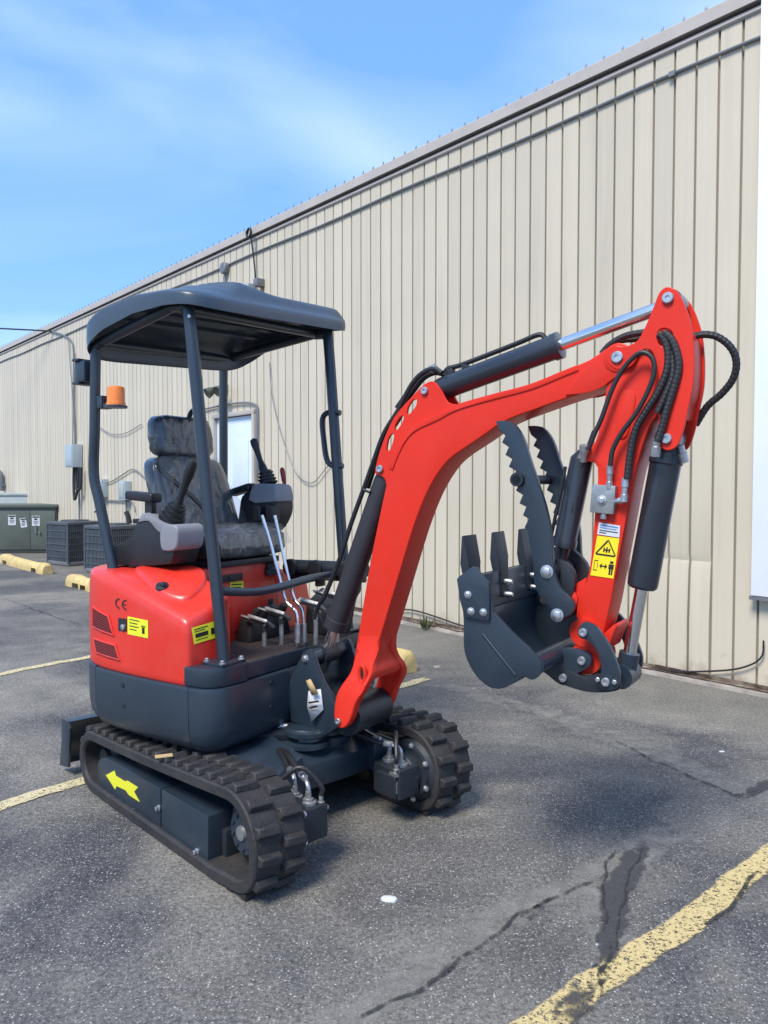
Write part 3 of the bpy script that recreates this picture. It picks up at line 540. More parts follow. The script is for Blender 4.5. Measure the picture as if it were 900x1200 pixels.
def wheel_stop(P, label, L_, back):
    b = MB(); prof = [(-.10, 0, 1), (-.095, .09), (-.06, .165), (0, .18), (.06, .165), (.095, .09), (.10, 0, 1)]; prof = smooth2(prof, 3)
    xs = [0, .03, .30, .32, .55, .57, L_ * .45, L_ - .57, L_ - .55, L_ - .32, L_ - .30, L_ - .03, L_]; rr = []
    for i, x in enumerate(xs):
        sc = .8 if i in (0, len(xs) - 1) else 1
        notch = i in (3, 4, 8, 9)
        rr.append([V((x, p[0] * sc, max(p[1] * (.93 + .07 * math.sin(x * 9)) * (1 if sc == 1 else .86), .075 if notch and abs(p[0]) > .0 and p[1] < .075 else 0) + random.uniform(-.004, .004))) for p in prof])
    b.rings(rr); o = b.build('wheel_stop', STOPY, ang=50); o.location = P; o.rotation_euler = (0, 0, a_); tag(o, label, 'wheel stop', 'yellow parking wheel stops'); return o
wheel_stop(gnd(56, 673), 'chipped yellow concrete wheel stop in front of the olive cabinet', 2.6, 0)
wheel_stop(gnd(118, 695), 'yellow concrete wheel stop with a broken end just left of the red cover', 1.15, 0)
wheel_stop(gnd(480, 789), 'yellow concrete wheel stop seen end on between boom and wall', 1.8, 0)
# weed, litter, loose stones
def clump(name, P, label, cat, n_, h_, m):
    b = MB()
    for i in range(n_):
        q = random.uniform(0, 6.28); r_ = random.uniform(0, .05); base = V((r_ * math.cos(q), r_ * math.sin(q), 0)); tip = base + V((math.cos(q) * random.uniform(.01, .08), math.sin(q) * random.uniform(.01, .08), random.uniform(.4, 1) * h_)); sd = V((-math.sin(q), math.cos(q), 0)) * random.uniform(.006, .014); mid = base.lerp(tip, .5) + V((0, 0, .02))
        b.add([base, mid - sd, tip, mid + sd], [(0, 1, 2, 3)])
    o = b.build(name, m, ang=180); o.location = P; tag(o, label, cat)
s, z = wl(500, 738, .12); clump('weed', A + DW * s + NW * .14, 'small green weed growing at the foot of the wall left of the bucket', 'weed', 22, .17, WEED)
def scrap(name, px, py, w_, m, label, cat):
    P = gnd(px, py); b = MB(); k = 9; top = []
    for i in range(k): q = 6.283 * i / k; r_ = w_ * random.uniform(.55, 1.15); top.append(V((r_ * math.cos(q), r_ * .75 * math.sin(q), 0)))
    b.rings([[p * 1.0 for p in top], [p * .95 + V((0, 0, w_ * .22)) for p in top], [p * .5 + V((0, 0, w_ * random.uniform(.3, .45))) for p in top]]); o = b.build(name, m, ang=50); o.location = P; tag(o, label, cat)
scrap('paper_scrap', 455, 1055, .032, WHT, 'crumpled white scrap lying on the asphalt in front of the tracks', 'litter')
scrap('paper_scrap', 545, 913, .022, WHT, 'small white scrap on the asphalt right of the far track', 'litter')
scrap('stone', 702, 1107, .012, WHT, 'tiny white stone by the left edge of the tar patch', 'stone')
scrap('stone', 512, 782, .035, FOOT, 'dark brown clod next to the end-on wheel stop', 'stone')
scrap('stone', 556, 807, .020, FOOT, 'small dark clod on the asphalt under the bucket', 'stone')
scrap('stone', 846, 881, .016, WHT, 'small pale chip on the asphalt near the right edge', 'stone')

# ================================================================== THE EXCAVATOR
EX = tag(empty('mini_excavator', (CEN[0], CEN[1], 0), R(-33.7)), 'red and slate mini digger with canopy, raised boom and toothed bucket with thumb', 'excavator')
LOCAL = EX.matrix_basis.inverted() if False else (M.Translation(V((CEN[0], CEN[1], 0))) @ M.Rotation(R(-33.7), 4, 'Z')).inverted()
def hit(objs, px, py):             # where a sight line meets built surfaces, in machine space
    o = LOCAL @ EYE; d = (LOCAL.to_3x3() @ ray(px, py)).normalized(); best = None
    for ob in objs:
        bm = bmesh.new(); bm.from_mesh(ob.data); tr = BVHTree.FromBMesh(bm); bm.free(); r_ = tr.ray_cast(o, d)
        if r_[0] is not None and (best is None or r_[3] < best[2]): best = (r_[0], r_[1] if r_[1].dot(d) < 0 else -r_[1], r_[3])
    return best
def bolt(mb, P, nrm, r=.012, h=.010, washer=True):
    nrm = V(nrm).normalized()
    if washer: mb.lathe(P, nrm, [(-.002, r * 1.45), (.003, r * 1.45), (.004, r * 1.2)], 14)
    mb.lathe(P, nrm, [(.002, r), (h, r), (h + .002, r * .75)], 6)
NH = V((0, -1, 0))                 # outward on the machine's right hand side
def rp(cx_, cz_, r, k=20): return [(cx_ + r * math.cos(6.28318 * i / k), cz_ + r * math.sin(6.28318 * i / k)) for i in range(k)]

# ---------------- undercarriage
def track(sgn, n0, n1, df):
    c1, r1 = V((0.618 + df, 0.200)), 0.168; c2, r2 = V((-0.610 + df, 0.154)), 0.130     # sprocket in front, idler behind (belt mid line)
    d = c1 - c2; L_ = d.length; a0 = math.atan2(d.y, d.x); ph = math.asin((r1 - r2) / L_)
    path = []
    ta, tb = a0 + math.pi / 2 + ph, a0 - math.pi / 2 - ph
    K = 26
    for i in range(K + 1): q = ta + (tb - ta) * i / K; cq, sq = math.cos(q), math.sin(q); pw = .74 if sq < 0 and cq > 0 else 1; path.append(c1 + V((math.copysign(abs(cq) ** pw, cq), math.copysign(abs(sq) ** pw, sq))) * r1)
    p = path[-1]; e = c2 + V((math.cos(tb), math.sin(tb))) * r2
    g0, g1 = V((0.50, .020)), V((-.50, .020)); path += [g0] + [g0.lerp(g1, i / 16) for i in range(1, 17)]
    for i in range(K + 1): q = tb - (2 * math.pi - (ta - tb)) * i / K; path.append(c2 + V((math.cos(q), math.sin(q))) * r2)
    s_ = path[-1]; t_ = path[0]; path += [s_.lerp(t_, i / 16) + V((0, -.006 * math.sin(math.pi * i / 16))) for i in range(1, 16)]
    rr = []; m = len(path)
    for i in range(m):
        t = (path[(i + 1) % m] - path[i - 1]).normalized(); nr = V((-t.y, t.x)); p = path[i]
        prof = [(n0, -.022), (n0, .012), (n0 + (n1 - n0) * .03, .018), (n0 + (n1 - n0) * .97, .018), (n1, .012), (n1, -.022), (n1 + (n0 - n1) * .05, -.030), (n0 + (n1 - n0) * .05, -.030)]
        rr.append([U(p.x + nr.x * o_, nn, p.y + nr.y * o_) for nn, o_ in prof])
    b = MB(); b.rings(rr, closed=True); tr = b.build('track', RUB, EX, ang=30)
    # lugs: two staggered rows, one object each
    cum = [0]
    for i in range(m): cum.append(cum[-1] + (path[(i + 1) % m] - path[i]).length)
    tot = cum[-1]; cnt = 39; pitch = tot / cnt
    def at(sv):
        sv %= tot
        for i in range(m):
            if cum[i + 1] >= sv: f = (sv - cum[i]) / (cum[i + 1] - cum[i]); a_p = path[i]; b_p = path[(i + 1) % m]; t = (path[(i + 2) % m] - path[i - 1]).normalized(); return a_p.lerp(b_p, f), t
    lm = MB(); hw, hl = .049, .0245
    lm.add([(-hl, -hw, 0), (hl, -hw * .96, 0), (hl + .010, hw, 0), (-hl + .010, hw, 0), (-hl * .62, -hw * .93, .027), (hl * .62, -hw * .9, .027), (hl * .62 + .010, hw * .93, .027), (-hl * .62 + .010, hw * .93, .027)], [(3, 2, 1, 0), (4, 5, 6, 7), (0, 1, 5, 4), (1, 2, 6, 5), (2, 3, 7, 6), (3, 0, 4, 7)])
    me = lm.mesh('lug', bev=.004, seg=1); me.materials.append(RUB)
    mid = (n0 + n1) / 2
    for row in (0, 1):
        for i in range(cnt):
            p, t = at((i + .5 * row) * pitch); nr = V((-t.y, t.x)); off = .054 if row == 0 else -.054
            Y = V((0, 1, 0)) * (1 if row == 0 else -1); X = V((t.x, 0, t.y)); Z = V((nr.x, 0, nr.y))
            if row: X = -X
            mt = M((X, Y, Z)).transposed().to_4x4(); mt.translation = V((p.x + nr.x * .017, -(mid) + off, p.y + nr.y * .017))
            o = link('lug', me, None, tr); o.matrix_local = M.Rotation(DEL, 4, 'Z') @ mt
    # sprocket, idler, rollers
    b = MB(); ax = U(0, 1, 0) * sgn; nm = (n0 + n1) / 2 - sgn * .062; c_ = U(c1.x, nm, c1.y)
    b.lathe(c_, ax, [(-.04, .10), (-.03, .14), (.05, .14), (.06, .12), (.075, .12), (.085, .09)], 24); sp = b.build('sprocket', SLATE2, EX)
    b = MB(); b.lathe(U(c1.x, nm + sgn * .085, c1.y), ax, [(0, .085), (.02, .08), (.022, .05)], 20); b.build('hub', SLATE, sp)
    for i in range(9): q = i * 6.283 / 9; b = MB(); bolt(b, U(c1.x + .062 * math.cos(q), nm + sgn * .106, c1.y + .062 * math.sin(q)), ax, .007, .007, False); b.build('hub_bolt', SLATE2, sp)
    b = MB(); b.lathe(U(c1.x, nm + sgn * .105, c1.y), ax, [(0, .030), (.012, .026), (.014, .012)], 16); b.build('hub_cap', ALU, sp)
    b = MB(); b.lathe(U(c2.x, nm + sgn * .02, c2.y), ax, [(0, .12), (.06, .12), (.07, .05), (.09, .05)], 24); b.build('idler', SLATE2, EX)
    for x in (-.32, 0, .30): b = MB(); b.lathe(U(x, nm, .085), ax, [(0, .05), (.14, .05)], 14); b.build('roller', SLATE2, EX)
    return tr
TR1 = track(1, .452, .672, 0); TR2 = track(-1, -.312, -.535, -.045)
# track frame covers
pl = upts([(113, 902), (114, 893), (120, 888), (131, 892), (187, 924, 1), (187, 973, 1), (123, 938), (116, 920)], .655)
b = MB(); b.prism(smooth2(pl), .52, .652, ufn); FR1 = b.build('track_frame', SLATE, EX, bev=.008)
pl = upts([(188.5, 924.5, 1), (243, 957, 1), (243, 1018, 1), (188.5, 974, 1)], .655)
b = MB(); b.prism(pl, .50, .653, ufn); FR2 = b.build('track_frame', SLATE, EX, bev=.006)
b = MB(); b.prism(upts([(243, 962, 1), (262, 975, 1), (262, 1010, 1), (243, 1018, 1)], .60), .46, .59, ufn); b.build('track_frame', SLATE2, EX, bev=.01)
b = MB(); b.prism([(-.64, .10), (-.64, .22), (.44, .28), (.44, .09)], -.515, -.33, ufn); b.build('track_frame', SLATE, EX, bev=.01)
b = MB(); b.prism([(-.60, .09), (-.60, .215), (.50, .27), (.50, .08)], .455, .515, ufn); b.build('track_frame', SLATE2, EX, bev=.01)
for px, py in ((156, 951), (186, 947), (189, 972), (231, 998)):
    h_ = hit([FR1, FR2], px, py)
    if h_: b = MB(); bolt(b, h_[0], h_[1], .010, .014); b.build('bolt', ZINC, EX)
ar = [(124.2, 908.4), (134, 903), (135.8, 909.3), (146.4, 915.6), (149, 914.7), (161.6, 922.7), (157, 928), (163.3, 939.6), (151, 931.6), (147.3, 926.2), (136.7, 921), (135, 925.3)]
b = MB(); b.prism(upts(ar, .6535), .6525, .6540, ufn); b.build('direction_arrow', YEL2, EX)
# cross frame between the tracks
b = MB(); b.prism([(-.42, .16), (-.42, .36), (.30, .36), (.42, .28), (.42, .17)], -.33, .47, ufn); b.build('cross_frame', SLATE, EX, bev=.02)
b = MB(); b.lathe(H(0, 0, .33), (0, 0, 1), [(0, .30), (.03, .32), (.06, .32), (.07, .30)], 40); b.build('swing_ring', SLATE2, EX)
for sg, sh in ((1, 0), (-1, .14)):
    b = MB(); b.add([U(.10, sg * .20, .20), U(.46, sg * .20, .18), U(.46, sg * .20, .35), U(.10, sg * .20, .41), U(.22, sg * (.47 - sh), .12), U(.52, sg * (.47 - sh), .12), U(.52, sg * (.47 - sh), .30), U(.22, sg * (.47 - sh), .31)], [(0, 1, 2, 3), (7, 6, 5, 4), (0, 4, 5, 1), (1, 5, 6, 2), (2, 6, 7, 3), (3, 7, 4, 0)]); b.build('frame_leg', SLATE, EX, bev=.015)
# drive motors with fittings and hoses
def motor(sgn, na, fx):            # na: inner face of the track, fx: axle position
    ax = U(0, 1, 0) * sgn; def_ = lambda f, k, z: U(fx + f, na - sgn * k, z); RZ = M.Rotation(DEL, 3, 'Z'); b = MB(); c_ = def_(0, 0, .20)
    b.lathe(c_ + ax * .02, -ax, [(0, .138), (.03, .138), (.045, .120), (.060, .118)], 32); mo = b.build('motor_flange', SLATE2, EX)
    b = MB(); b.lathe(c_ - ax * .03, -ax, [(0, .088), (.05, .086), (.058, .074), (.075, .074)], 24); b.box(def_(.0, .115, .19), (.17, .12, .13), RZ); b.box(def_(.01, .165, .18), (.12, .05, .10), RZ); b.box(def_(-.02, .10, .125), (.07, .06, .03), RZ); mm = b.build('drive_motor', SLATE2, EX, bev=.010, seg=3)
    mid = U(.25, .07 + sgn * .14, .315)
    for i, (df, k) in enumerate(((-.045, .092), (.035, .098))):
        P = def_(df, k + .02, .255); b = MB(); b.lathe(P, (0, 0, 1), [(0, .032), (.010, .032), (.014, .020), (.022, .020), (.024, .013), (.05, .012)], 14); b.build('fitting', ALU, mm)
        e = mid + U(.02 * i, 0, .015 * i); hd = V((e.x - P.x, e.y - P.y, 0)).normalized(); b = MB(); b.tube([P + V((0, 0, .03)), P + V((0, 0, .058)), P + hd * .012 + V((0, 0, .078)), P + hd * .045 + V((0, 0, .086))], .0095, 8, k=4); b.build('elbow_pipe', ZINC, mm)
        f0 = P + hd * .04 + V((0, 0, .086)); b = MB(); b.lathe(f0, hd, [(0, .010), (.004, .015), (.040, .015), (.044, .012)], 10); b.build('ferrule', ZINC, mm)
        f1 = f0 + hd * .04; b = MB(); b.tube([f1, f1 + hd * .04, f1.lerp(e, .55) + V((0, 0, .03)), e, e - V((.02, 0, .05))], .0125, 8, k=5); b.build('motor_hose', HOSE, mm)
    P = def_(.055, .165, .236); b = MB(); b.box(P, (.05, .04, .012), RZ); b.lathe(P, (0, 0, 1), [(0, .014), (.02, .014), (.022, .009), (.05, .009)], 10); b.build('fitting', ALU, mm)
    b = MB(); e = def_(-.06, .06, .34); b.tube([P + V((0, 0, .045)), P + V((0, 0, .08)), P.lerp(e, .5) + V((0, 0, .10)), e], .010, 8, k=5); b.build('motor_hose', HOSE, mm)
    for q in range(4): w_ = q * .9 - 1.3; P = def_(.122 * math.cos(w_), .038, .20 + .122 * math.sin(w_)); b = MB(); bolt(b, P, -ax, .010, .010); b.build('motor_bolt', ZINC, mo)
    b = MB(); b.box(def_(.0715, .165, .18), (.004, .034, .05), RZ); b.build('rating_plate', ALU, mm)
motor(1, .462, .645); motor(-1, -.322, .60)
# dozer blade behind
b = MB(); zt = .275
prof = [(-1.0, .040), (-.975, .045), (-.94, .12), (-.93, .19), (-.915, .262), (-.895, .285), (-.965, .285), (-.975, .20), (-.980, .12)]
b.prism(prof, -.66, .66, ufn); b.build('dozer_blade', SLATE, EX, bev=.004)
for sg in (1, -1):
    b = MB(); b.prism([(-1.02, .03), (-.90, .05), (-.87, .26), (-.90, .288), (-.985, .288), (-.99, .15)], sg * .662, sg * .674, ufn); b.build('blade_end', SLATE, EX, bev=.002)
    b = MB(); b.prism([(-.92, .10), (-.92, .18), (-.40, .26), (-.40, .19)], sg * .30, sg * .36, ufn); b.build('blade_arm', SLATE, EX, bev=.01)

# ---------------- upper body: skirt, counterweight, step
def arc(c, r, a0, a1, k): return [(c[0] + r * math.cos(R(a0 + (a1 - a0) * i / k)), c[1] + r * math.sin(R(a0 + (a1 - a0) * i / k))) for i in range(k + 1)]
near_front = [(.195, .06), (.197, .30), (.190, .44)] + arc((.09, .515), .105, 5, 80, 7) + [(.06, .625)]
near_side = [(.057, .625), (-.10, .628), (-.30, .628), (-.46, .620), (-.58, .605)]
rear = [(-.583, .604), (-.66, .58), (-.735, .53), (-.80, .46), (-.85, .36), (-.885, .22), (-.90, .05), (-.885, -.22), (-.85, -.36), (-.80, -.46), (-.735, -.53), (-.66, -.58), (-.58, -.605)]
far = [(-.577, -.605), (-.3, -.628), (.06, -.625)] + arc((.09, -.515), .105, -80, -5, 7) + [(.190, -.44), (.197, -.30), (.195, -.20)]
def skirt(pth, name, z0=.385, z1=.662):
    b = MB(); rr = []
    lv = [(z0, -.055), (z0 + .02, -.028), (z0 + .05, -.010), (z0 + .10, -.002), (z1 - .012, .0), (z1 - .003, -.003), (z1, -.012), (z1, -.05)]
    m = len(pth); cen = V((-.35, 0))
    cols = []
    for i in range(m):
        p = V(pth[i]); t = (V(pth[min(i + 1, m - 1)]) - V(pth[max(i - 1, 0)])).normalized(); nr = V((-t.y, t.x))
        if nr.dot(p - cen) < 0: nr = -nr
        cols.append([H(p.x + nr.x * o_, p.y + nr.y * o_, z) for z, o_ in lv] + [H(p.x - nr.x * .055, p.y - nr.y * .055, z0)])
    k = len(cols[0]); b.rings(cols, cap=True); return b.build(name, SLATE, EX, ang=40)
SK = [skirt(near_front, 'front_skirt'), skirt(near_side, 'side_skirt'), skirt(rear, 'counterweight', .395, .668), skirt(far, 'side_skirt')]
b = MB(); b.prism([(.10, -.5), (.10, .5), (-.45, .56), (-.78, .35), (-.82, 0), (-.78, -.35), (-.45, -.56)], .40, .655, lambda x, y, d: H(x, y, d)); b.build('house_frame', SLATE2, EX, bev=.01)
for px, py in ((144, 803), (145, 827), (318, 829), (318, 800)):
    h_ = hit(SK, px, py)
    if h_: b = MB(); b.lathe(h_[0], h_[1], [(-.002, .012), (.003, .011), (.003, .005)], 12); b.build('plug', BLACK, EX)
stp = [(.02, .40), (.185, .40), (.187, .44)] + arc((.09, .515), .095, 5, 80, 6) + [(.03, .615), (.0, .60)]
b = MB(); b.prism(stp, .664, .745, lambda x, y, d: H(x, y, d)); b.build('step_block', SLATE, EX, bev=.010)
stp = [(.02, -.46), (.185, -.46)] + [(p[0], -p[1]) for p in arc((.09, .515), .095, 5, 80, 6)] + [(.03, -.615), (.0, -.60)]
b = MB(); b.prism(stp, .664, .735, lambda x, y, d: H(x, y, d)); b.build('step_block', SLATE, EX, bev=.010)
# floor with ribbed mat
b = MB(); b.box(H(-.04, -.03, .695), (.42, .86, .058)); b.build('floor_plate', SLATE2, EX, bev=.006)
b = MB(); b.box(H(.168, -.03, .700), (.012, .86, .066)); b.build('floor_edge', SLATE, EX, bev=.003)
b = MB(); b.box(H(-.04, -.03, .727), (.38, .82, .006)); fm = b.build('floor_mat', MATT, EX)
r_ = MB(); r_.box((0, 0, 0), (.010, .80, .006), None, .8); rm_ = r_.mesh('mat_rib'); rm_.materials.append(MATT)
for i in range(15): o = link('mat_rib', rm_, None, fm); o.location = H(-.20 + i * .024, -.03, .732)
# lower dark boxes in front, right of the bracket
b = MB(); b.box(H(.13, -.28, .60), (.06, .34, .12)); b.build('front_box', SLATE2, EX, bev=.008)
# ---------------- red engine cover
def sminv(a, b, k): h = max(k - abs(a - b), 0) / k; return min(a, b) - h * h * k * .25
def ztop(f, n):
    z = sminv(1.105, 1.228 - .325 * f - .48 * n, .06); return z
cov = [(.080, .390), (.076, .41), (.060, .50), (.046, .580), (.043, .596), (.036, .606), (.022, .612), (-.03, .614)]
cov += [(-.12, .618), (-.25, .620), (-.38, .618), (-.50, .610), (-.60, .594), (-.68, .562), (-.745, .515), (-.795, .455), (-.83, .38), (-.855, .28), (-.86, .16)]
cov += [(-.70, .12), (-.50, .12), (-.33, .16), (-.25, .26), (-.20, .34), (-.10, .372), (0, .384)]
b = MB(); cen = V((-.40, .36)); rr = []
for t_, zz in ((1.0, 'b'), (1.0, .662), (1.0, .72), (1.006, .80), (.998, .88), (.990, -.050), (.982, -.026), (.965, -.010), (.93, -.002), (.80, 0), (.65, 0), (.45, 0), (.25, 0), (.08, 0)):
    ring = []
    for p in cov:
        q = cen + (V(p) - cen) * t_; zt_ = ztop(q.x, q.y)
        z = .652 if zz == 'b' else (zz if zz > .5 else zt_ + zz)
        if zz != 'b' and zz > .5: z = zz if zz < .67 else .668 + (zt_ - .085 - .668) * (zz - .668) / .24
        ring.append(H(q.x, q.y, z))
    rr.append(ring)
b.rings(rr); COVER = b.build('engine_cover', REDC, EX, ang=60)
sub = COVER.modifiers.new('sub', 'SUBSURF'); sub.levels = 1; sub.render_levels = 2
b = MB(); ring = []
lid = smooth2([(-.40, .34), (-.44, .44), (-.42, .50), (-.22, .555), (-.10, .545), (-.055, .50), (-.075, .40), (-.16, .335), (-.30, .31)], 4); lc = V((-.25, .43)); rr = []
for t_, o_ in ((1.03, -.006), (1.005, .010), (.975, .019), (.92, .021), (.6, .021), (.3, .021), (.03, .021)): rr.append([H(*(lc + (V(p) - lc) * t_), ztop(*(lc + (V(p) - lc) * t_)) + o_ - .004) for p in lid])
b.rings(rr); LID = b.build('service_lid', REDC, EX, ang=50)
h_ = hit([LID, COVER], 190, 687)
b = MB(); b.lathe(h_[0], h_[1], [(-.002, .030), (.004, .028), (.006, .018)], 18); lk = b.build('latch', BLACK, EX); b = MB(); b.box(h_[0] + h_[1] * .012, (.045, .012, .014)); b.build('latch_grip', SLATE, lk, bev=.003)
# seat pedestal (red) and rear body
b = MB(); b.add([H(-.215, .36, .70), H(-.215, -.24, .70), H(-.82, -.24, .68), H(-.82, .36, .68), H(-.225, .36, 1.10), H(-.225, -.22, 1.10), H(-.80, -.22, 1.10), H(-.80, .36, 1.10)], [(3, 2, 1, 0), (4, 5, 6, 7), (0, 1, 5, 4), (1, 2, 6, 5), (2, 3, 7, 6), (3, 0, 4, 7)]); PED = b.build('seat_pedestal', REDC, EX, bev=.012)
b = MB(); b.add([H(-.23, -.245, .70), H(-.25, -.60, .68), H(-.74, -.52, .68), H(-.82, -.245, .68), H(-.26, -.245, 1.07), H(-.30, -.58, .98), H(-.72, -.50, 1.0), H(-.80, -.245, 1.09)], [(3, 2, 1, 0), (4, 5, 6, 7), (0, 1, 5, 4), (1, 2, 6, 5), (2, 3, 7, 6), (3, 0, 4, 7)]); b.build('engine_cover', REDC, EX, bev=.03, seg=3)
b = MB(); b.box(H(-.210, .13, 1.045), (.012, .20, .035)); b.build('pedestal_vent', BLACK, EX, bev=.003)
b = MB()
for y in (.17, .10): b.box(H(-.203, y, 1.045), (.006, .05, .016))
b.build('vent_insert', SLATE2, EX)
b = MB(); b.box(H(-.212, .03, .88), (.008, .24, .20)); b.build('access_panel', REDC, EX, bev=.003)
# decals laid on the surfaces
def decal(name, objs, corners, m, off=.0022, inner=None):
    P = []; nr = V((0, 0, 0))
    for c_ in corners:
        h_ = hit(objs, *c_)
        if not h_: return None
        P.append(h_[0]); nr += h_[1]
    nr.normalize(); b = MB(); k = 6; vs = []
    def bil(u, v): return (P[0] * (1 - u) + P[1] * u) * (1 - v) + (P[3] * (1 - u) + P[2] * u) * v
    lift = off
    grid = [[bil(i / k, j / k) + nr * lift for i in range(k + 1)] for j in range(k + 1)]
    bms = []
    o = LOCAL @ EYE
    for ob in objs:
        bm = bmesh.new(); bm.from_mesh(ob.data); bms.append(BVHTree.FromBMesh(bm)); bm.free()
    for row in grid:
        for i, p in enumerate(row):
            best = None
            for tr in bms:
                q = tr.ray_cast(p + nr * .05, -nr)
                if q[0] is not None and (best is None or q[3] < best[3]): best = q
            if best: row[i] = best[0] + nr * off
    b.add([p for r_ in grid for p in r_], [(j * (k + 1) + i, j * (k + 1) + i + 1, (j + 1) * (k + 1) + i + 1, (j + 1) * (k + 1) + i) for j in range(k) for i in range(k)])
    o = b.build(name, m, EX, ang=180)
    def at(u, v, e=.0012):
        x, y = u * k, v * k; i, j = min(int(x), k - 1), min(int(y), k - 1); x -= i; y -= j
        return (grid[j][i] * (1 - x) + grid[j][i + 1] * x) * (1 - y) + (grid[j + 1][i] * (1 - x) + grid[j + 1][i + 1] * x) * y + nr * e
    return o, at
def ink(dec, polys, m=INK, name='print'):
    if not dec: return
    o, at = dec; b = MB()
    for p in polys: b.add([at(*q) for q in p], [tuple(range(len(p)))])
    b.build(name, m, o, ang=180)
def bar(u0, v0, u1, v1): return [(u0, v0), (u1, v0), (u1, v1), (u0, v1)]
# evaluated cover surface for decals
dg = bpy.context.evaluated_depsgraph_get(); ev = bpy.data.meshes.new_from_object(COVER.evaluated_get(dg))
COVER.modifiers.clear(); ev.name = 'engine_cover'; COVER.data = ev
if not ev.materials: ev.materials.append(REDC)
CV = [COVER, LID]
d1 = decal('warning_label', CV, [(150, 722), (174, 727), (174, 748), (150, 743)], YEL2); ink(d1, [bar(.72, .45, .84, .8), bar(.1, .12, .6, .17), bar(.1, .3, .5, .35), bar(.1, .48, .55, .53), bar(.1, .66, .45, .71), bar(.68, .36, .88, .42)])
d2 = decal('warning_label', CV, [(224, 736), (254, 727), (254, 747), (227, 755)], YEL2); ink(d2, [bar(.10, .42, .62, .66), bar(.74, .35, .92, .72), bar(.08, .12, .62, .18), bar(.08, .26, .5, .31), bar(.1, .78, .6, .83)])
d3 = decal('warning_label', [PED], [(269, 682), (285, 681), (285, 707), (269, 708)], YEL2); ink(d3, [bar(.1, .1, .9, .16), bar(.1, .24, .8, .3), bar(.1, .4, .6, .46), bar(.1, .6, .9, .66)])
ce = decal('conformity_mark', CV, [(136, 699), (150, 702), (150, 717), (136, 714)], REDC, .0006)
if ce:
    def ringp(cx_, cy_, r0, r1, a0, a1, k=12):
        o_ = [(cx_ + r1 * math.cos(R(a0 + (a1 - a0) * i / k)), cy_ + r1 * math.sin(R(a0 + (a1 - a0) * i / k)) ) for i in range(k + 1)]; i_ = [(cx_ + r0 * math.cos(R(a1 + (a0 - a1) * i / k)), cy_ + r0 * math.sin(R(a1 + (a0 - a1) * i / k))) for i in range(k + 1)]
        return [[o_[i], o_[i + 1], i_[k - i - 1], i_[k - i]] for i in range(k)]
    sc = lambda ps: [[(x, y) for x, y in p] for p in ps]
    ink(ce, ringp(.36, .5, .30, .42, 95, 265) + ringp(.93, .5, .30, .42, 95, 265) + [bar(.60, .44, .86, .56)])
ht = decal('lock_recess', CV, [(139, 724), (149, 725), (149, 740), (139, 739)], BLACK)
hh = hit(CV, 145, 735)
if hh: b = MB(); b.lathe(hh[0], hh[1], [(0, .014), (.008, .014), (.010, .009)], 14); b.build('lock', ZINC, EX)
def grille(corners, rows):
    d_ = decal('cooling_vent', CV, corners, DRED, .0016)
    if not d_: return
    o, at = d_
    for i in range(rows):
        v = (i + .5) / rows; b = MB(); b.tube([at(u, v, .004) for u in (.03, .25, .5, .75, .97)], .0028, 5); b.build('slat', REDC if i % 3 == 9 else DRED, o)
    b = MB(); b.tube([at(u, v, .003) for u, v in ((0, 0), (.5, 0), (1, 0), (1, .5), (1, 1), (.5, 1), (0, 1), (0, .5), (0, 0))], .005, 6); b.build('vent_rim', REDC, o)
grille([(110, 711), (128, 722), (134, 744), (110, 734)], 9); grille([(111, 748), (136, 756), (141, 773), (114, 764)], 8)

# ---------------- canopy posts and rails
def tube_part(name, pts, r, m=SLATE, k=4, seg=12, parent=None): b = MB(); b.tube(pts, r, seg, k=k); return b.build(name, m, parent or EX)
nf = .49
nfb, nft = H(.118, .478, .745), hq(222, 372, nf)
rear_n = [hq(112, 416, nf), hq(111, 500, nf), hq(110, 556, nf), hq(117, 590, nf), hq(133, 668, nf)]
tube_part('post', [nfb, nfb.lerp(nft, .5), nft, nft + V((-.03, 0, .045)), nft + V((-.10, 0, .060))], .027, k=5)
rt = rear_n[0]; tube_part('side_rail', [nft + V((-.10, 0, .060)), (nft + V((-.10, 0, .06))).lerp(rt + V((.02, 0, .05)), .55), rt + V((.02, 0, .05))], .024)
tube_part('post', [rt + V((.05, 0, .055)), rt + V((.01, 0, .04))] + rear_n, .025, k=5)
ffb = H(.085, -.45, .735); fft = hq(385, 402, -.45); tube_part('post', [ffb, ffb.lerp(fft, .5), fft, fft + V((-.02, 0, .045)), fft + V((-.09, 0, .055))], .028, k=5)
rr0 = hq(262, 432, -.45); rrb = hq(262, 640, -.45); tube_part('post', [rr0 + V((.09, 0, .06)), rr0 + V((.02, 0, .045)), rr0 + V((0, 0, -.02)), rr0.lerp(rrb, .5), rrb], .025, k=5)
tube_part('side_rail', [fft + V((-.09, 0, .055)), rr0 + V((.09, 0, .06))], .024)
tube_part('cross_rail', [nft + V((-.08, 0, .055)), fft + V((-.08, 0, .055))], .022); tube_part('cross_rail', [rt + V((.05, 0, .05)), rr0 + V((.05, 0, .05))], .022)
tube_part('cross_rail', [rear_n[4], rrb + V((-.02, 0, -.10))], .02)
for P, q in ((nfb, 1), (ffb, -1)):
    b = MB(); b.box(P + V((0, 0, .006)), (.12, .14, .012)); fl = b.build('post_flange', SLATE, EX, bev=.003)
    for dx, dy in ((-.045, -.055), (.045, -.055), (-.045, .055), (.045, .055)): b = MB(); bolt(b, P + V((dx, dy, .012)), (0, 0, 1), .010, .012); b.build('flange_bolt', ZINC, fl)
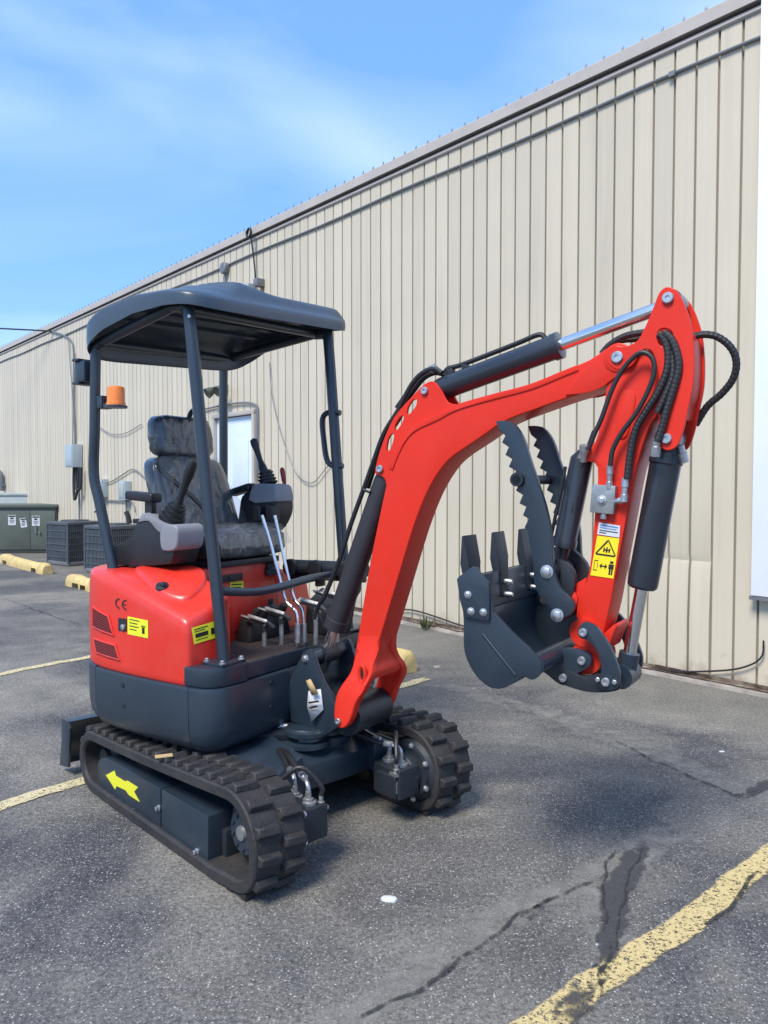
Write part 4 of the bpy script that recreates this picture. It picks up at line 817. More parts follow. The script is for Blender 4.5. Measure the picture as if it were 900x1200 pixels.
ha = nfb.lerp(nft, .205); hb = ffb.lerp(fft, .20); tube_part('hand_rail', [ha, ha.lerp(hb, .25) + V((.05, 0, -.02)), ha.lerp(hb, .6) + V((.06, 0, .005)), hb + V((.0, 0, .0))], .0185, k=6)
g0 = hq(399, 484, -.45); g1 = hq(402, 546, -.45); tube_part('grab_handle', [g0, hq(386, 483, -.44), hq(378, 491, -.44), hq(379.5, 515, -.44), hq(383, 538, -.44), hq(390, 546, -.44), g1], .015, k=4, seg=8)
b = MB(); b.lathe(hq(228, 372, nf) + V((0, -.026, 0)), NH, [(0, .008), (.006, .008)], 8); b.build('bolt', ZINC, EX)
# beacon on its bracket
c_ = hq(136, 478, .47); b = MB(); b.lathe(c_, (0, 0, 1), [(0, .052), (.010, .052), (.012, .046)], 20); bk = b.build('beacon_bracket', SLATE, EX); b = MB(); b.box(c_ + V((-.06, 0, .012)), (.14, .05, .022)); b.box(c_ + V((-.09, -.0, .03)), (.05, .06, .06)); b.build('bracket_arm', SLATE, bk, bev=.003)
b = MB(); b.lathe(c_ + V((0, 0, .012)), (0, 0, 1), [(0, .044), (.012, .044), (.014, .041), (.075, .040), (.084, .037), (.088, .030), (.089, .012)], 24); b.build('beacon', AMBER, EX)
# rear work lamp
c_ = hq(102, 436, .49); b = MB(); b.box(c_ + V((-.01, 0, 0)), (.075, .07, .10)); wl_ = b.build('work_lamp', SLATE, EX, bev=.008); b = MB(); b.box(c_ + V((-.03, 0, .055)), (.05, .09, .012)); b.box(c_ + V((-.03, 0, -.055)), (.05, .09, .012)); b.build('lamp_bracket', SLATE, wl_, bev=.003)
# ---------------- canopy roof shell
F0, F1, W_ = -.755, .050, .560
RP = [(-.76, 2.250), (-.735, 2.273), (-.70, 2.297), (-.55, 2.352), (-.40, 2.374), (-.26, 2.381), (-.02, 2.357), (.10, 2.315)]
def roofz(f, n):
    f_ = min(.0999, max(-.76, f)); k = max(i for i in range(len(RP) - 1) if RP[i][0] <= f_); t = (f_ - RP[k][0]) / (RP[k + 1][0] - RP[k][0]); a, b_ = RP[k][1], RP[k + 1][1]
    m0 = (b_ - RP[max(0, k - 1)][1]) / (RP[k + 1][0] - RP[max(0, k - 1)][0]) if k else (b_ - a) / (RP[1][0] - RP[0][0]); k2 = min(len(RP) - 1, k + 2); m1 = (RP[k2][1] - a) / (RP[k2][0] - RP[k][0]); dx = RP[k + 1][0] - RP[k][0]
    return (2 * t ** 3 - 3 * t * t + 1) * a + (t ** 3 - 2 * t * t + t) * dx * m0 + (3 * t * t - 2 * t ** 3) * b_ + (t ** 3 - t * t) * dx * m1 - .035 * n / .56
def bumpz(f, n):
    z = 0
    q = max(0, 1 - ((f + .17) / .21) ** 2 - ((n - .20) / .27) ** 2); z += .030 * min(1, q * 2.0) if q > 0 else 0
    d_ = max(abs(n + .12) / .40, abs(f + .31) / .33); z += .036 * max(0, min(1, (1 - d_) * 12))
    return z
b = MB(); NR, NA = 40, 120; rings_t = []
def plan(a_r):
    c_, s_ = math.cos(a_r), math.sin(a_r); e = .24; return ((F0 + F1) / 2 + (F1 - F0) / 2 * math.copysign(abs(c_) ** e, c_), W_ * math.copysign(abs(s_) ** e, s_))
for i in range(NR + 1):
    t_ = (i + .4) / (NR + .4); ring = []
    for j in range(NA):
        x, y = plan(6.283185 * j / NA); cx_ = (F0 + F1) / 2; f, n_ = cx_ + (x - cx_) * t_, y * t_; ring.append(H(f, n_, roofz(f, n_) + bumpz(f, n_) - .020 * max(0, (t_ - .86) / .14) ** 2))
    rings_t.append(ring)
low = []
for t_, dz in ((1.004, -.030), (1.006, -.7), (1.002, -1.), (.990, -1.), (.980, -.9), (.970, -.035), (.9, -.028), (.6, -.024), (.1, -.024)):
    ring = []
    for j in range(NA):
        x, y = plan(6.283185 * j / NA); cx_ = (F0 + F1) / 2; f, n_ = cx_ + (x - cx_) * t_, y * t_
        u = min(1, max(0, (f - F0) / (F1 - F0))); drop = .068 + .066 * (1 - u) ** 1.2
        ring.append(H(f, n_, roofz(f, n_) + (dz * drop if dz <= -.5 else dz)))
    low.append(ring)
b.rings(rings_t + low); CAN = b.build('canopy_roof', ROOF, EX, ang=60)
for i in range(6):
    f = -.60 + i * .11; b = MB(); pts = [H(f, n_, roofz(f, n_) - .034) for n_ in [-.5 + q * .1 for q in range(11)]]; b.tube(pts, .016, 6); b.build('roof_stiffener', ROOF, CAN)

# ---------------- seat
def pad(name, f0, f1, n0, n1, z0, z1, tilt=0.0, r=.05, m=WRAP):
    b = MB(); NA_, NR_ = 28, 9; rr = []
    cz_, hz_ = (z0 + z1) / 2, (z1 - z0) / 2
    for i in range(NR_ + 1):
        ph = -math.pi / 2 + math.pi * i / NR_; th_ = math.copysign(abs(math.sin(ph)) ** .45, math.sin(ph)); rad = max(abs(math.cos(ph)) ** .35, .02); ring = []
        for j in range(NA_):
            a_r = 6.283185 * j / NA_; e = .38; x = math.copysign(abs(math.cos(a_r)) ** e, math.cos(a_r)) * rad; y = math.copysign(abs(math.sin(a_r)) ** e, math.sin(a_r)) * rad
            ring.append((x, y, th_))
        rr.append(ring)
    out = []
    for ring in rr:
        o_ = []
        for x, y, z in ring:
            f = (f0 + f1) / 2 + z * (f1 - f0) / 2 if tilt is not None else 0
            if tilt is not None:   # upright cushion: thickness along f
                zz = cz_ + y * hz_; o_.append(H(f + tilt * (zz - z0), (n0 + n1) / 2 + x * (n1 - n0) / 2, zz) + V((random.uniform(-.003, .003),) * 3))
            else: o_.append(H((f0 + f1) / 2 + x * (f1 - f0) / 2, (n0 + n1) / 2 + y * (n1 - n0) / 2, cz_ + z * hz_) + V((random.uniform(-.003, .003),) * 3))
        out.append(o_)
    b.rings(out); return b.build(name, m, EX, ang=70)
pad('backrest', -.60, -.46, -.27, .23, 1.20, 1.645, -.36); pad('headrest', -.72, -.62, -.205, .185, 1.635, 1.855, -.12)
pad('seat_cushion', -.64, -.19, -.29, .25, 1.125, 1.285, None)
pad('seat_bolster', -.26, -.17, -.27, .24, 1.14, 1.262, None)
from mathutils import noise as mno
FILM = bpy.data.materials.new('clear_plastic_film'); FILM.use_nodes = True; t_ = FILM.node_tree; bs = t_.nodes['Principled BSDF']; bs.inputs['Base Color'].default_value = (.22, .24, .25, 1); bs.inputs['Roughness'].default_value = .10; bs.inputs['Specular IOR Level'].default_value = 1.0; bs.inputs['Alpha'].default_value = .24
def film(name, fn, nu, nv, amp):
    b = MB(); vs = []
    for j in range(nv + 1):
        for i in range(nu + 1):
            u, v = i / nu, j / nv; P = fn(u, v); q = V((u * 3.2 + v * 2.2, v * 1.5 - u * 1.1, 3.3)); w_ = 1 - abs(2 * mno.noise(q * 1.7)) ; w_ = w_ * w_ + .5 * (1 - abs(2 * mno.noise(q * 4.1 + V((7, 1, 2)))))
            vs.append(P[0] + P[1] * (w_ * amp))
    b.add(vs, [(j * (nu + 1) + i, j * (nu + 1) + i + 1, (j + 1) * (nu + 1) + i + 1, (j + 1) * (nu + 1) + i) for j in range(nv) for i in range(nu)]); return b.build(name, FILM, EX, ang=75)
def drape(u, v):
    z = 1.640 - .385 * v; fr = (-.445 - .36 * (z - 1.2)) if z < 1.64 else -.600 - .12 * (z - 1.635)
    nn = (.205 + .04 * v) * (1 - u) + (-.205 - .16 * v ** 1.6) * u; e = abs(2 * u - 1) ** 4
    return H(fr + .012 - .022 * e * (1 - .5 * v), nn, z), V((1, 0, 0))
film('plastic_cover', drape, 44, 60, .011)
film('plastic_cover', lambda u, v: (H(-.60 + .46 * v, .235 - .50 * u, 1.288 - .10 * max(0, v - .84) / .16), V((.3, 0, 1))), 40, 40, .009)
b = MB(); b.box(H(-.42, 0, 1.115), (.46, .44, .03)); b.build('seat_rail', BLACK, EX, bev=.005)
tube_part('seat_back_tube', [hq(221, 560, -.05), hq(220, 510, -.05), hq(222, 488, -.05), hq(228, 480, -.05), hq(238, 482, -.05)], .013, BLACK, seg=8)
tube_part('seat_belt', [H(-.62, .20, 1.58), H(-.46, .10, 1.42), H(-.40, .02, 1.29)], .012, BLACK)

# ---------------- consoles and joysticks
def rings_boot(P, axis, r0, r1, h_, k, parent):
    b = MB(); pr = []
    for i in range(k):
        r_a = r0 + (r1 - r0) * i / k; pr += [(h_ * i / k, r_a), (h_ * (i + .45) / k, r_a * 1.05), (h_ * (i + .55) / k, r_a * .80), (h_ * (i + .95) / k, r_a * .78)]
    b.lathe(P, axis, pr + [(h_, r1 * .7)], 18); return b.build('joystick_boot', BLACK, parent)
o1 = hpts([(134, 662, 1), (133, 640, 1), (152, 633), (163, 612, 1), (168, 606), (182, 612), (196, 622, 1), (207, 640), (203, 661, 1), (180, 663, 1)], .44)
b = MB(); b.prism(smooth2(o1, 3), .30, .455, hfn); con = b.build('side_console', BLACK, EX, bev=.010)
o2 = hpts([(189, 641), (188, 624), (193, 615, 1), (207, 616), (209, 631), (206, 644), (194, 646)], .46)
b = MB(); b.prism(smooth2(o2, 3), .305, .466, hfn); b.build('console_cover', GREYP, con, bev=.012, seg=3)
o2 = hpts([(161, 612, 1), (166, 602, 1), (170, 601, 1), (196, 616, 1), (192, 626, 1), (184, 622), (174, 611)], .462)
b = MB(); b.prism(smooth2(o2, 3), .40, .462, hfn); b.build('console_rim', GREYP, con, bev=.006)
jb = hq(201, 612, .385); jt = hq(226, 541, .36); rings_boot(jb, (jt - jb), .062, .036, .095, 4, con)
b = MB(); ax = (jt - jb).normalized(); b.lathe(jb + ax * .08, ax, [(0, .024), (.05, .018), (.12, .020), (.16, .026), (.20, .027), (.225, .022), (.235, .010)], 14); b.build('joystick', BLACK, con)
c_ = hq(168, 582, .42); b = MB(); b.box(c_, (.19, .07, .042), M.Rotation(R(4), 3, 'Y')); b.build('armrest', BLACK, con, bev=.014, seg=3); b = MB(); b.box(c_ + V((.05, 0, -.06)), (.05, .03, .10)); b.build('armrest_stem', BLACK, con, bev=.005)
b = MB(); b.box(c_ + V((.02, .01, -.115)), (.15, .06, .022)); b.build('console_lid', BLACK, con, bev=.004)
b = MB(); kn = hq(152, 613, .40); b.tube([kn, kn + V((-.01, 0, .03)), hq(148, 600, .40)], .012, 8); b.build('throttle_knob', BLACK, con)
o3 = hpts([(281, 622, 1), (284, 600), (287, 582), (298, 573), (303, 568, 1), (318, 569), (325, 580), (327, 595), (324, 608), (315, 622), (303, 626, 1)], -.30)
b = MB(); b.prism(smooth2(o3, 3), -.42, -.27, hfn); con2 = b.build('side_console', BLACK, EX, bev=.014, seg=3)
o4 = hpts([(291, 586, 1), (295, 571), (302, 567), (319, 568), (323, 577), (324, 588, 1), (299, 590, 1)], -.26)
b = MB(); b.prism(smooth2(o4, 3), -.40, -.258, hfn); b.build('console_cover', GREYP, con2, bev=.010, seg=3)
for px in (303, 318):
    p_ = hq(px, 602, -.25); b = MB(); b.box(p_ + V((0, .01, 0)), (.055, .06, .085)); b.build('lever_shroud', BLACK, con2, bev=.014, seg=3)
jb = hq(314, 567, -.33); jt = hq(298, 518, -.33); rings_boot(jb, jt - jb + V((.03, 0, .05)), .052, .034, .075, 4, con2); ax = (jt - jb).normalized()
b = MB(); b.lathe(jb + ax * .06, ax, [(0, .026), (.045, .022), (.075, .014), (.13, .016), (.175, .023), (.20, .021), (.208, .010)], 14); b.build('joystick', BLACK, con2)
c_ = hq(284, 574, -.30); b = MB(); b.box(c_, (.16, .07, .04), M.Rotation(R(-14), 3, 'Y')); b.build('armrest', BLACK, con2, bev=.014, seg=3)
b = MB(); b.tube([hq(334, 604, -.40), hq(336, 582, -.40), hq(333, 562, -.40)], .007, 8); b.build('lever_rod', BLACK, con2); b = MB(); b.lathe(hq(333.5, 567, -.40), hq(330, 546, -.40) - hq(333.5, 567, -.40), [(0, .009), (.02, .013), (.075, .014), (.09, .008)], 10); b.build('lever_grip', LEVR, con2)
# travel levers, pedals
for pts, n_ in (([(307, 604), (318, 640), (329, 682), (335, 704), (346, 716), (348.5, 730), (348.5, 757)], .04), ([(322, 604), (329.6, 640), (339, 681), (345, 702), (353.5, 713), (355.5, 728), (356, 757)], -.02)):
    tl = tube_part('travel_lever', [hq(*p, n_) for p in pts], .0078, CHR, k=4, seg=10); b = MB(); p_ = hq(pts[-1][0], 738, n_); b.cyl(p_ + V((0, 0, -.06)), p_ + V((0, 0, .03)), .013, 10); b.build('lever_socket', ZINC, tl)
for px, py, n_, ln in ((306, 728, .10, 1), (326, 719, .03, 1), (366, 708, -.06, 1), (391, 698, -.16, .8)):
    P = hq(px, py, n_); b = MB(); rot = M.Rotation(R(8), 3, 'Y') @ M.Rotation(R(-32), 3, 'X'); b.box(P, (.12 * ln, .075, .016), rot); b.box(P + V((-.085, .0, .006)), (.07, .035, .010), rot); pd = b.build('foot_pedal', ALU, EX, bev=.003)
    for q in (-.03, .0, .03): b = MB(); b.box(P + rot @ V((q, 0, .009)), (.012, .045, .005), rot); b.build('tread', BLACK, pd)
    b = MB(); b.cyl(P + V((.02, 0, -.01)), V((P.x + .02, P.y, .735)), .011, 10); b.build('pedal_stem', ALU, pd); b = MB(); b.cyl(V((P.x + .02, P.y, P.z - .045)), V((P.x + .02, P.y, P.z - .02)), .018, 10); b.build('stem_boot', BLACK, pd)
# black mounts and linkage beyond the pedals
for px, py in ((316, 664), (313, 707)):
    P = hq(px, py, -.19); b = MB(); b.lathe(P + V((0, 0, -.04)), (0, 0, 1), [(0, .045), (.03, .045), (.04, .036), (.06, .036), (.07, .025)], 18); mt_ = b.build('rubber_mount', BLACK, EX); b = MB(); bolt(b, P + V((0, 0, .03)), (0, 0, 1), .014, .012); b.build('mount_nut', ZINC, mt_)
P0_, P1_ = hq(342, 664, -.36), hq(428, 668, -.36)
b = MB(); b.tube([P0_, P1_], .040, 14); hg = b.build('hose_guide', SLATE2, EX); b = MB(); b.tube([P0_ + V((0, 0, -.05)), P1_ + V((0, 0, -.05))], .014, 10); b.build('guide_rod', BLACK, hg)
for q in (.05, .40, .78): P = P0_.lerp(P1_, q); b = MB(); b.lathe(P + V((0, -.034, 0)), NH, [(-.01, .046), (.018, .046), (.020, .022)], 16); b.box(P + V((0, 0, -.05)), (.03, .05, .09)); b.build('guide_clamp', BLACK, hg, bev=.003)
b = MB(); b.add([H(-.05, -.25, .73), H(.10, -.25, .73), H(.10, -.46, .73), H(-.12, -.46, .73), H(-.04, -.25, .90), H(.06, -.25, .86), H(.08, -.46, .88), H(-.10, -.46, .96)], [(3, 2, 1, 0), (4, 5, 6, 7), (0, 1, 5, 4), (1, 2, 6, 5), (2, 3, 7, 6), (3, 0, 4, 7)]); b.build('valve_cover', BLACK, EX, bev=.03, seg=3)
b = MB(); b.box(H(-.15, -.06, .79), (.10, .30, .11), None, .85); vbk = b.build('control_valve', BLACK, EX, bev=.012)
for i in range(4): b = MB(); b.cyl(H(-.13, .04 - i * .065, .83), H(-.10, .04 - i * .065, .89), .020, 12); b.build('valve_spool', BLACK, vbk)
for i in range(4): tube_part('floor_hose', [hq(396 + i * 4, 742, -.3), hq(400 + i * 5, 712 - i * 3, -.32), hq(412 + i * 3, 690, -.36), hq(420, 676, -.42)], .011, HOSE, seg=8)

# ---------------- swing bracket
NB = .15
o5 = hpts([(355, 765), (362, 761), (367, 767), (371, 780), (379, 800), (392, 822, 1), (400, 850, 1), (380, 862, 1), (341, 845, 1), (337, 812, 1), (340, 796), (351, 773)], NB)
for sg in (1, -1):
    b = MB(); b.prism(smooth2(o5, 3), sg * (NB - .022), sg * NB, hfn); b.build('swing_bracket', SLATE, EX, bev=.004)
ep = hpts([(358, 772)], NB)[0]; fp = hpts([(397, 845)], .18)[0]
b = MB(); b.cyl(H(ep[0], -NB + .01, ep[1]), H(ep[0], NB - .01, ep[1]), .032, 20); b.build('pivot_tube', SLATE, EX)
b = MB(); b.cyl(H(fp[0], -.128, fp[1]), H(fp[0], .128, fp[1]), .078, 28); b.build('boom_pivot', SLATE2, EX)
b = MB(); b.prism([(.20, .40), (.20, .60), (.34, .56), (fp[0] + .02, fp[1] + .03), (fp[0], .40)], -.125, .125, hfn); b.build('swing_casting', SLATE2, EX, bev=.02)
b = MB(); b.lathe(H(.29, .0, .30), (0, 0, 1), [(0, .10), (.03, .115), (.055, .115), (.06, .09), (.085, .09), (.09, .11), (.12, .11), (.13, .09)], 28); b.build('king_post', SLATE, EX)
b = MB(); bolt(b, H(ep[0], NB, ep[1]), NH, .013, .012); b.build('bolt', ZINC, EX)
c_ = hq(360, 853, .13); b = MB(); b.lathe(c_ + V((0, 0, -.022)), (0, 0, 1), [(0, .100), (.006, .106), (.024, .106), (.030, .094), (.036, .088)], 32); b.lathe(c_ + V((0, 0, -.075)), (0, 0, 1), [(0, .095), (.006, .106), (.024, .106), (.032, .075), (.055, .070)], 32); sw = b.build('swing_pad', SLATE, EX)
b = MB(); b.tube([c_ + V((-.07, -.03, .0)), c_ + V((-.12, -.04, 0)), hq(305, 856, .24)], lambda t: .014 + .006 * t, 12); b.build('swing_rod', ZINC, sw)
b = MB(); b.box(H(.16, .0, .42), (.20, .22, .10)); b.build('bracket_arm', SLATE, EX, bev=.02)
# paper tags tied to the bracket
def tagp(name, pts, n_, m, label, cat):
    b = MB(); q = hpts(pts, n_); b.prism(q, n_, n_ + .003, lambda x, y, d: H(x, d + .012 * math.sin(y * 60), y)); o = b.build(name, m, ang=180); o.matrix_world = LOCAL.inverted(); tag(o, label, cat); return o
tg = tagp('hang_tag', [(361, 810), (374, 808), (378, 832), (367, 845), (359, 828)], NB + .014, WHT, 'white printed paper tag hanging on the dark bracket at the boom foot', 'tag')
b = MB(); q = hpts([(363, 822), (375, 820), (376, 822), (364, 824), (364, 828), (373, 826), (374, 828), (365, 830)], NB + .022); b.prism(q[:4], NB + .032, NB + .0335, hfn); b.prism(q[4:], NB + .032, NB + .0335, hfn); b.build('print', INK, tg)
tagp('tape_strip', [(360, 797), (366, 795), (372, 813), (366, 815)], NB + .032, TAN, 'short tan tape strip stuck above the white tag', 'tape')
tagp('hang_tag', [(388, 806), (396, 805), (397, 814), (390, 816)], -.10, WHT, 'tiny white tag deep between the bracket and the red boom foot', 'tag')
h_ = hit([TR1], 192, 893); 
b = MB(); b.box((0, 0, 0), (.07, .035, .003), M.Rotation(R(20), 3, 'Z')); o = b.build('cardboard_scrap', TAN); o.location = LOCAL.inverted() @ ((h_[0] if h_ else U(-.1, .56, .36)) + V((0, 0, .026))); tag(o, 'small tan cardboard scrap lying on top of the near track', 'litter')

# ---------------- boom
BW = .072
ob = [(420, 742, 1), (434, 657), (452, 570), (459, 540), (470, 515), (487, 498), (510, 487), (534, 474.5), (575, 462), (620, 450), (655, 436), (690, 422), (716, 405), (730, 404), (740, 412), (740, 426), (730, 436), (707, 453), (666, 466), (628, 479.5), (591, 494), (560, 515), (530.5, 535), (515, 552), (499, 580), (483, 622), (464, 685), (443, 755, 1), (436, 782, 1), (412, 788, 1)]
b = MB(); b.prism(smooth2(hpts(ob, BW), 3), -BW, BW, hfn); BOOM = b.build('boom', RED, EX, bev=.007, seg=3, bang=50)
# flange strip that gives the pressed side its raised border
ft = [(523, 478), (575, 462), (620, 450), (655, 436), (672, 440), (650, 452), (600, 468), (540, 486)]
# elbow plates with slots
oe = [(452, 572, 1), (449, 560), (440, 556), (438.5, 549), (446.5, 520.5), (460.5, 489), (481.5, 464.5), (495.5, 450.5), (506, 446.5), (515, 456), (523.5, 471), (536, 474, 1), (510, 497, 1), (480, 515, 1), (470, 545, 1)]
hl = [[(463.5, 489.5), (468.5, 479), (472.5, 478), (472, 486), (466, 497), (463, 499)], [(455, 512), (458.5, 500.5), (464, 496.5), (462.5, 505), (457, 515)], [(451, 527), (453.5, 516), (457.5, 512.5), (457, 521), (453, 531)]]
hl = [[(476.5, 478), (482, 469), (487, 468), (486, 475.5), (480, 484), (476, 485)], [(462, 497), (467, 489), (471.5, 487), (470.5, 494), (464.5, 503), (461.5, 504)], [(452, 521), (455, 511), (460, 508), (459.5, 516), (455.5, 527), (452, 528)]]
for sg in (1, -1): plate(smooth2(hpts(oe, .062), 3), [smooth2(hpts(q, .062), 2) for q in hl], sg * .040, sg * .054, hfn, 'elbow_plate', RED, EX)
fo = [(455, 548), (462, 530), (472, 512), (488, 497), (510, 487), (534, 474.5), (575, 462.5), (620, 450.5), (655, 436.5), (676, 428)]; fi = [(x + (5.5 if y > 505 else 2.5), y + (2.5 if y > 505 else 6)) for x, y in fo]
q = hpts(fo, BW); q2 = hpts(fi, BW); q = [tuple(p) for p in crom([V(p) for p in q], 4)]; q2 = [tuple(p) for p in crom([V(p) for p in q2], 4)]
for sg in (1, -1): b = MB(); b.prism(q + q2[::-1], sg * (BW - .003), sg * (BW + .005), hfn); b.build('boom_flange', RED, EX, bev=.002)
# tip cheeks
oc = [(662, 463, 1), (671, 448, 1), (683, 434, 1), (702, 418), (714, 406), (727, 403), (738, 409), (741, 420), (736, 431), (722, 441), (703, 455), (684, 461, 1)]
for sg in (1, -1): b = MB(); b.prism(smooth2(hpts(oc, .082), 3), sg * .070, sg * .083, hfn); b.build('tip_plate', RED, EX, bev=.003)
# foot fork: the box flares out into two ears that straddle the pivot casting
def nout(z): q = max(0, min(1, (.81 - z) / .20)); return .073 + .107 * q * q * (3 - 2 * q)
def fork_pts(pts):
    o_ = []
    for p in pts:
        n_ = .12
        for _ in range(6): n_ = nout(HF.onN(p[0], p[1], n_)[1])
        o_.append(HF.onN(p[0], p[1], n_) + tuple(p[2:]))
    return o_
ofk = [(420, 744, 1), (416, 770), (410, 788), (400, 803), (393, 818), (391, 840), (395, 852), (404, 853), (411, 842), (416, 826), (426, 808), (434, 792), (438, 775), (445, 744, 1)]
q = smooth2(fork_pts(ofk), 4)
for sg in (1, -1): b = MB(); b.prism(q, 0, 1, lambda x, y, d: H(x, sg * (nout(y) - .048 * d), y)); b.build('boom_fork', RED, EX, bev=.010, seg=3)
q = smooth2(fork_pts([(421, 746, 1), (418, 770), (413, 790), (408, 806), (414, 816), (424, 806), (433, 792), (437, 775), (444, 746, 1)]), 4); b = MB(); rr = [[H(p[0], w_ * (nout(p[1]) - .012), p[1] + .05 * (1 - abs(w_)) * (p[1] < .66)) for p in q] for w_ in (-1, -.75, -.5, -.25, 0, .25, .5, .75, 1)]
b.rings(rr); b.build('boom_foot', RED, EX, ang=50)
q_ = fork_pts([(425, 790)])[0]; n_ = nout(q_[1]); P = H(q_[0], n_, q_[1]); b = MB(); b.tube([P + V((.016 * math.cos(i * .5236), -.002, .036 * math.sin(i * .5236))) for i in range(13)], .009, 8); b.build('lifting_eye', RED, EX); b = MB(); b.prism([(P.x + .008 * math.cos(i * .5236), P.z + .024 * math.sin(i * .5236)) for i in range(12)], -P.y - .002, -P.y + .004, hfn); b.build('eye_slot', INK, EX)
def pin(px, py, n_, r, name='pin', m=ZINC, parent=None, boss=None, L_=.008):
    f, z = HF.onN(px, py, n_)
    if boss: b = MB(); b.lathe(H(f, n_ - .004, z), NH, [(0, boss), (.006, boss), (.008, boss * .9)], 24); b.build('pin_boss', RED, EX)
    b = MB(); b.lathe(H(f, n_, z), NH, [(0, r), (L_, r), (L_ + .003, r * .85), (L_ + .003, r * .42), (L_ - .001, r * .38)], 18); return b.build(name, m, parent or EX)
pin(445.5, 549.5, .055, .017); pin(498, 458, .055, .016); pin(724, 419, .084, .021, boss=.050, L_=.012); pin(396.5, 845, .181, .014)
# boom cylinder (behind the boom plate)
def ram(pa, pb, n_, r, split, rr_, m, cap=.02, name='hydraulic_cylinder', rod=CHR):
    a, b_ = hq(*pa, n_), hq(*pb, n_); s_ = a.lerp(b_, split); mb = MB(); ax = (b_ - a).normalized(); L1 = (s_ - a).length
    mb.lathe(a, ax, [(0, r * .5), (.012, r * .92), (.03, r), (L1 - .035, r), (L1 - .034, r * 1.08), (L1 - .004, r * 1.08), (L1, r * .9)], 28); cy = mb.build(name, m, EX, ang=30)
    mb = MB(); mb.cyl(s_, b_, rr_, 20); mb.build('piston_rod', rod, cy); return cy, ax
f_, z_ = HF.onN(445.5, 553, .064); A1 = H(f_, 0, z_); B1 = H(ep[0], 0, ep[1]); ax = (B1 - A1).normalized(); b = MB(); L1 = (B1 - A1).length
b.lathe(A1, ax, [(0, .02), (.02, .046), (.05, .050), (L1 * .80, .050), (L1 * .80 + .002, .053), (L1 * .855, .053), (L1 * .86, .035)], 28); cy = b.build('boom_cylinder', CYL2, EX)
b = MB(); b.cyl(A1.lerp(B1, .85), B1, .027, 18); b.build('piston_rod', CHR, cy); b = MB(); b.cyl(B1 + V((0, -.05, 0)), B1 + V((0, .05, 0)), .045, 20); b.build('rod_eye', SLATE2, cy)
b = MB(); b.cyl(A1 + V((0, -.046, 0)), A1 + V((0, .046, 0)), .035, 20); b.build('cylinder_eye', SLATE2, cy)
# arm cylinder
f_, z_ = HF.onN(498, 458, .064); f2, z2 = HF.onN(783, 349, .085); A2, B2 = H(f_, 0, z_), H(f2, 0, z2); ax = (B2 - A2).normalized(); L2 = (B2 - A2).length
b = MB(); b.lathe(A2, ax, [(.02, .02), (.03, .044), (.05, .047), (L2 * .545, .047), (L2 * .547, .052), (L2 * .575, .052), (L2 * .58, .036)], 28); ac = b.build('arm_cylinder', CYL, EX)
b = MB(); b.cyl(A2 + ax * L2 * .57, B2, .024, 20); b.build('piston_rod', CHR, ac); b = MB(); b.cyl(A2 + V((0, -.045, 0)), A2 + V((0, .045, 0)), .032, 18); b.build('cylinder_eye', CYL, ac); b = MB(); b.cyl(B2 + V((0, -.055, 0)), B2 + V((0, .055, 0)), .036, 18); b.build('rod_eye', CYL, ac)
up_ = V((-ax.z, 0, ax.x)); b = MB(); b.tube([A2 + ax * .07 + up_ * .05, A2 + ax * .09 + up_ * .072, A2 + ax * .16 + up_ * .066, A2 + ax * L2 * .40 + up_ * .066, A2 + ax * L2 * .50 + up_ * .068, A2 + ax * L2 * .525 + up_ * .045], .010, 8, k=4); b.build('steel_pipe', HOSE, ac)
b = MB(); b.box(A2 + ax * .10 + up_ * .052, (.03, .03, .03)); b.box(A2 + ax * .17 + up_ * .050, (.025, .03, .02)); b.build('pipe_clip', SLATE2, ac, bev=.003)
# ---------------- arm
AW = .075
oa = [(713, 428), (711, 450), (706, 482), (697, 518), (684, 524), (681, 532), (686, 540), (700, 548), (697, 598), (692.5, 652), (687.5, 680), (678, 700), (675, 722, 1), (678.5, 731, 1), (677, 755), (674, 772), (682, 786), (694, 784), (703, 770), (707, 741), (714.6, 710), (721, 675.5), (734.6, 603), (743, 558), (752, 525), (762, 497), (771, 482), (774, 440), (762, 412), (735, 408)]
b = MB(); b.prism(smooth2(hpts(oa, AW), 3), -AW, AW, hfn); ARM = b.build('arm', RED, EX, bev=.006, seg=2, bang=50)
otp = [(776, 339), (783, 336), (793, 340.5), (800, 352), (804, 361.7), (809, 377), (811.5, 391), (813.5, 418.7), (812.5, 448), (807, 475.7), (802, 499), (795.5, 519), (788, 526.5), (778.7, 527), (773, 519), (771.5, 500), (771, 482), (772, 455), (769, 425), (762, 410), (750, 412), (741, 428), (724, 433), (712, 425), (711, 413), (719, 405), (733, 406), (747, 399), (754, 387), (760, 374), (766, 359), (771, 346)]
hole = [(770, 394), (772, 387), (779, 384.5), (787, 388), (789, 396), (785, 404), (776, 406), (771, 402)]
for sg in (1, -1): plate(smooth2(hpts(otp, .09), 3), [smooth2(hpts(hole, .09), 3)], sg * .076, sg * .090, hfn, 'arm_side_plate', RED, EX, .0025)
q = hpts([(800, 380), (808, 392), (810, 420), (809, 447), (803, 474), (798, 490), (790, 488), (796, 470), (801, 445), (802, 420), (801, 396)], .09)
b = MB(); b.prism(smooth2(q, 3), -.076, .076, hfn); b.build('arm_web', RED, EX, bev=.002)
q = hpts([(757, 437), (764, 445), (771, 470), (768, 485), (771, 500), (778, 515), (772, 520), (760, 500), (752, 470)], .09)
pin(783, 349.5, .090, .019, L_=.010); pin(781, 514, .090, .018, L_=.008)
P = hpts([(735, 480)], AW + .001)[0]; b = MB(); ol = hpts([(726, 463), (733, 457), (742, 459), (745, 468), (741, 490), (735, 510), (727, 514), (722, 506), (722, 485)], AW); b.prism(smooth2(ol, 3), AW - .004, AW + .005, hfn); b.build('stiffener_pad', RED, EX, bev=.003)
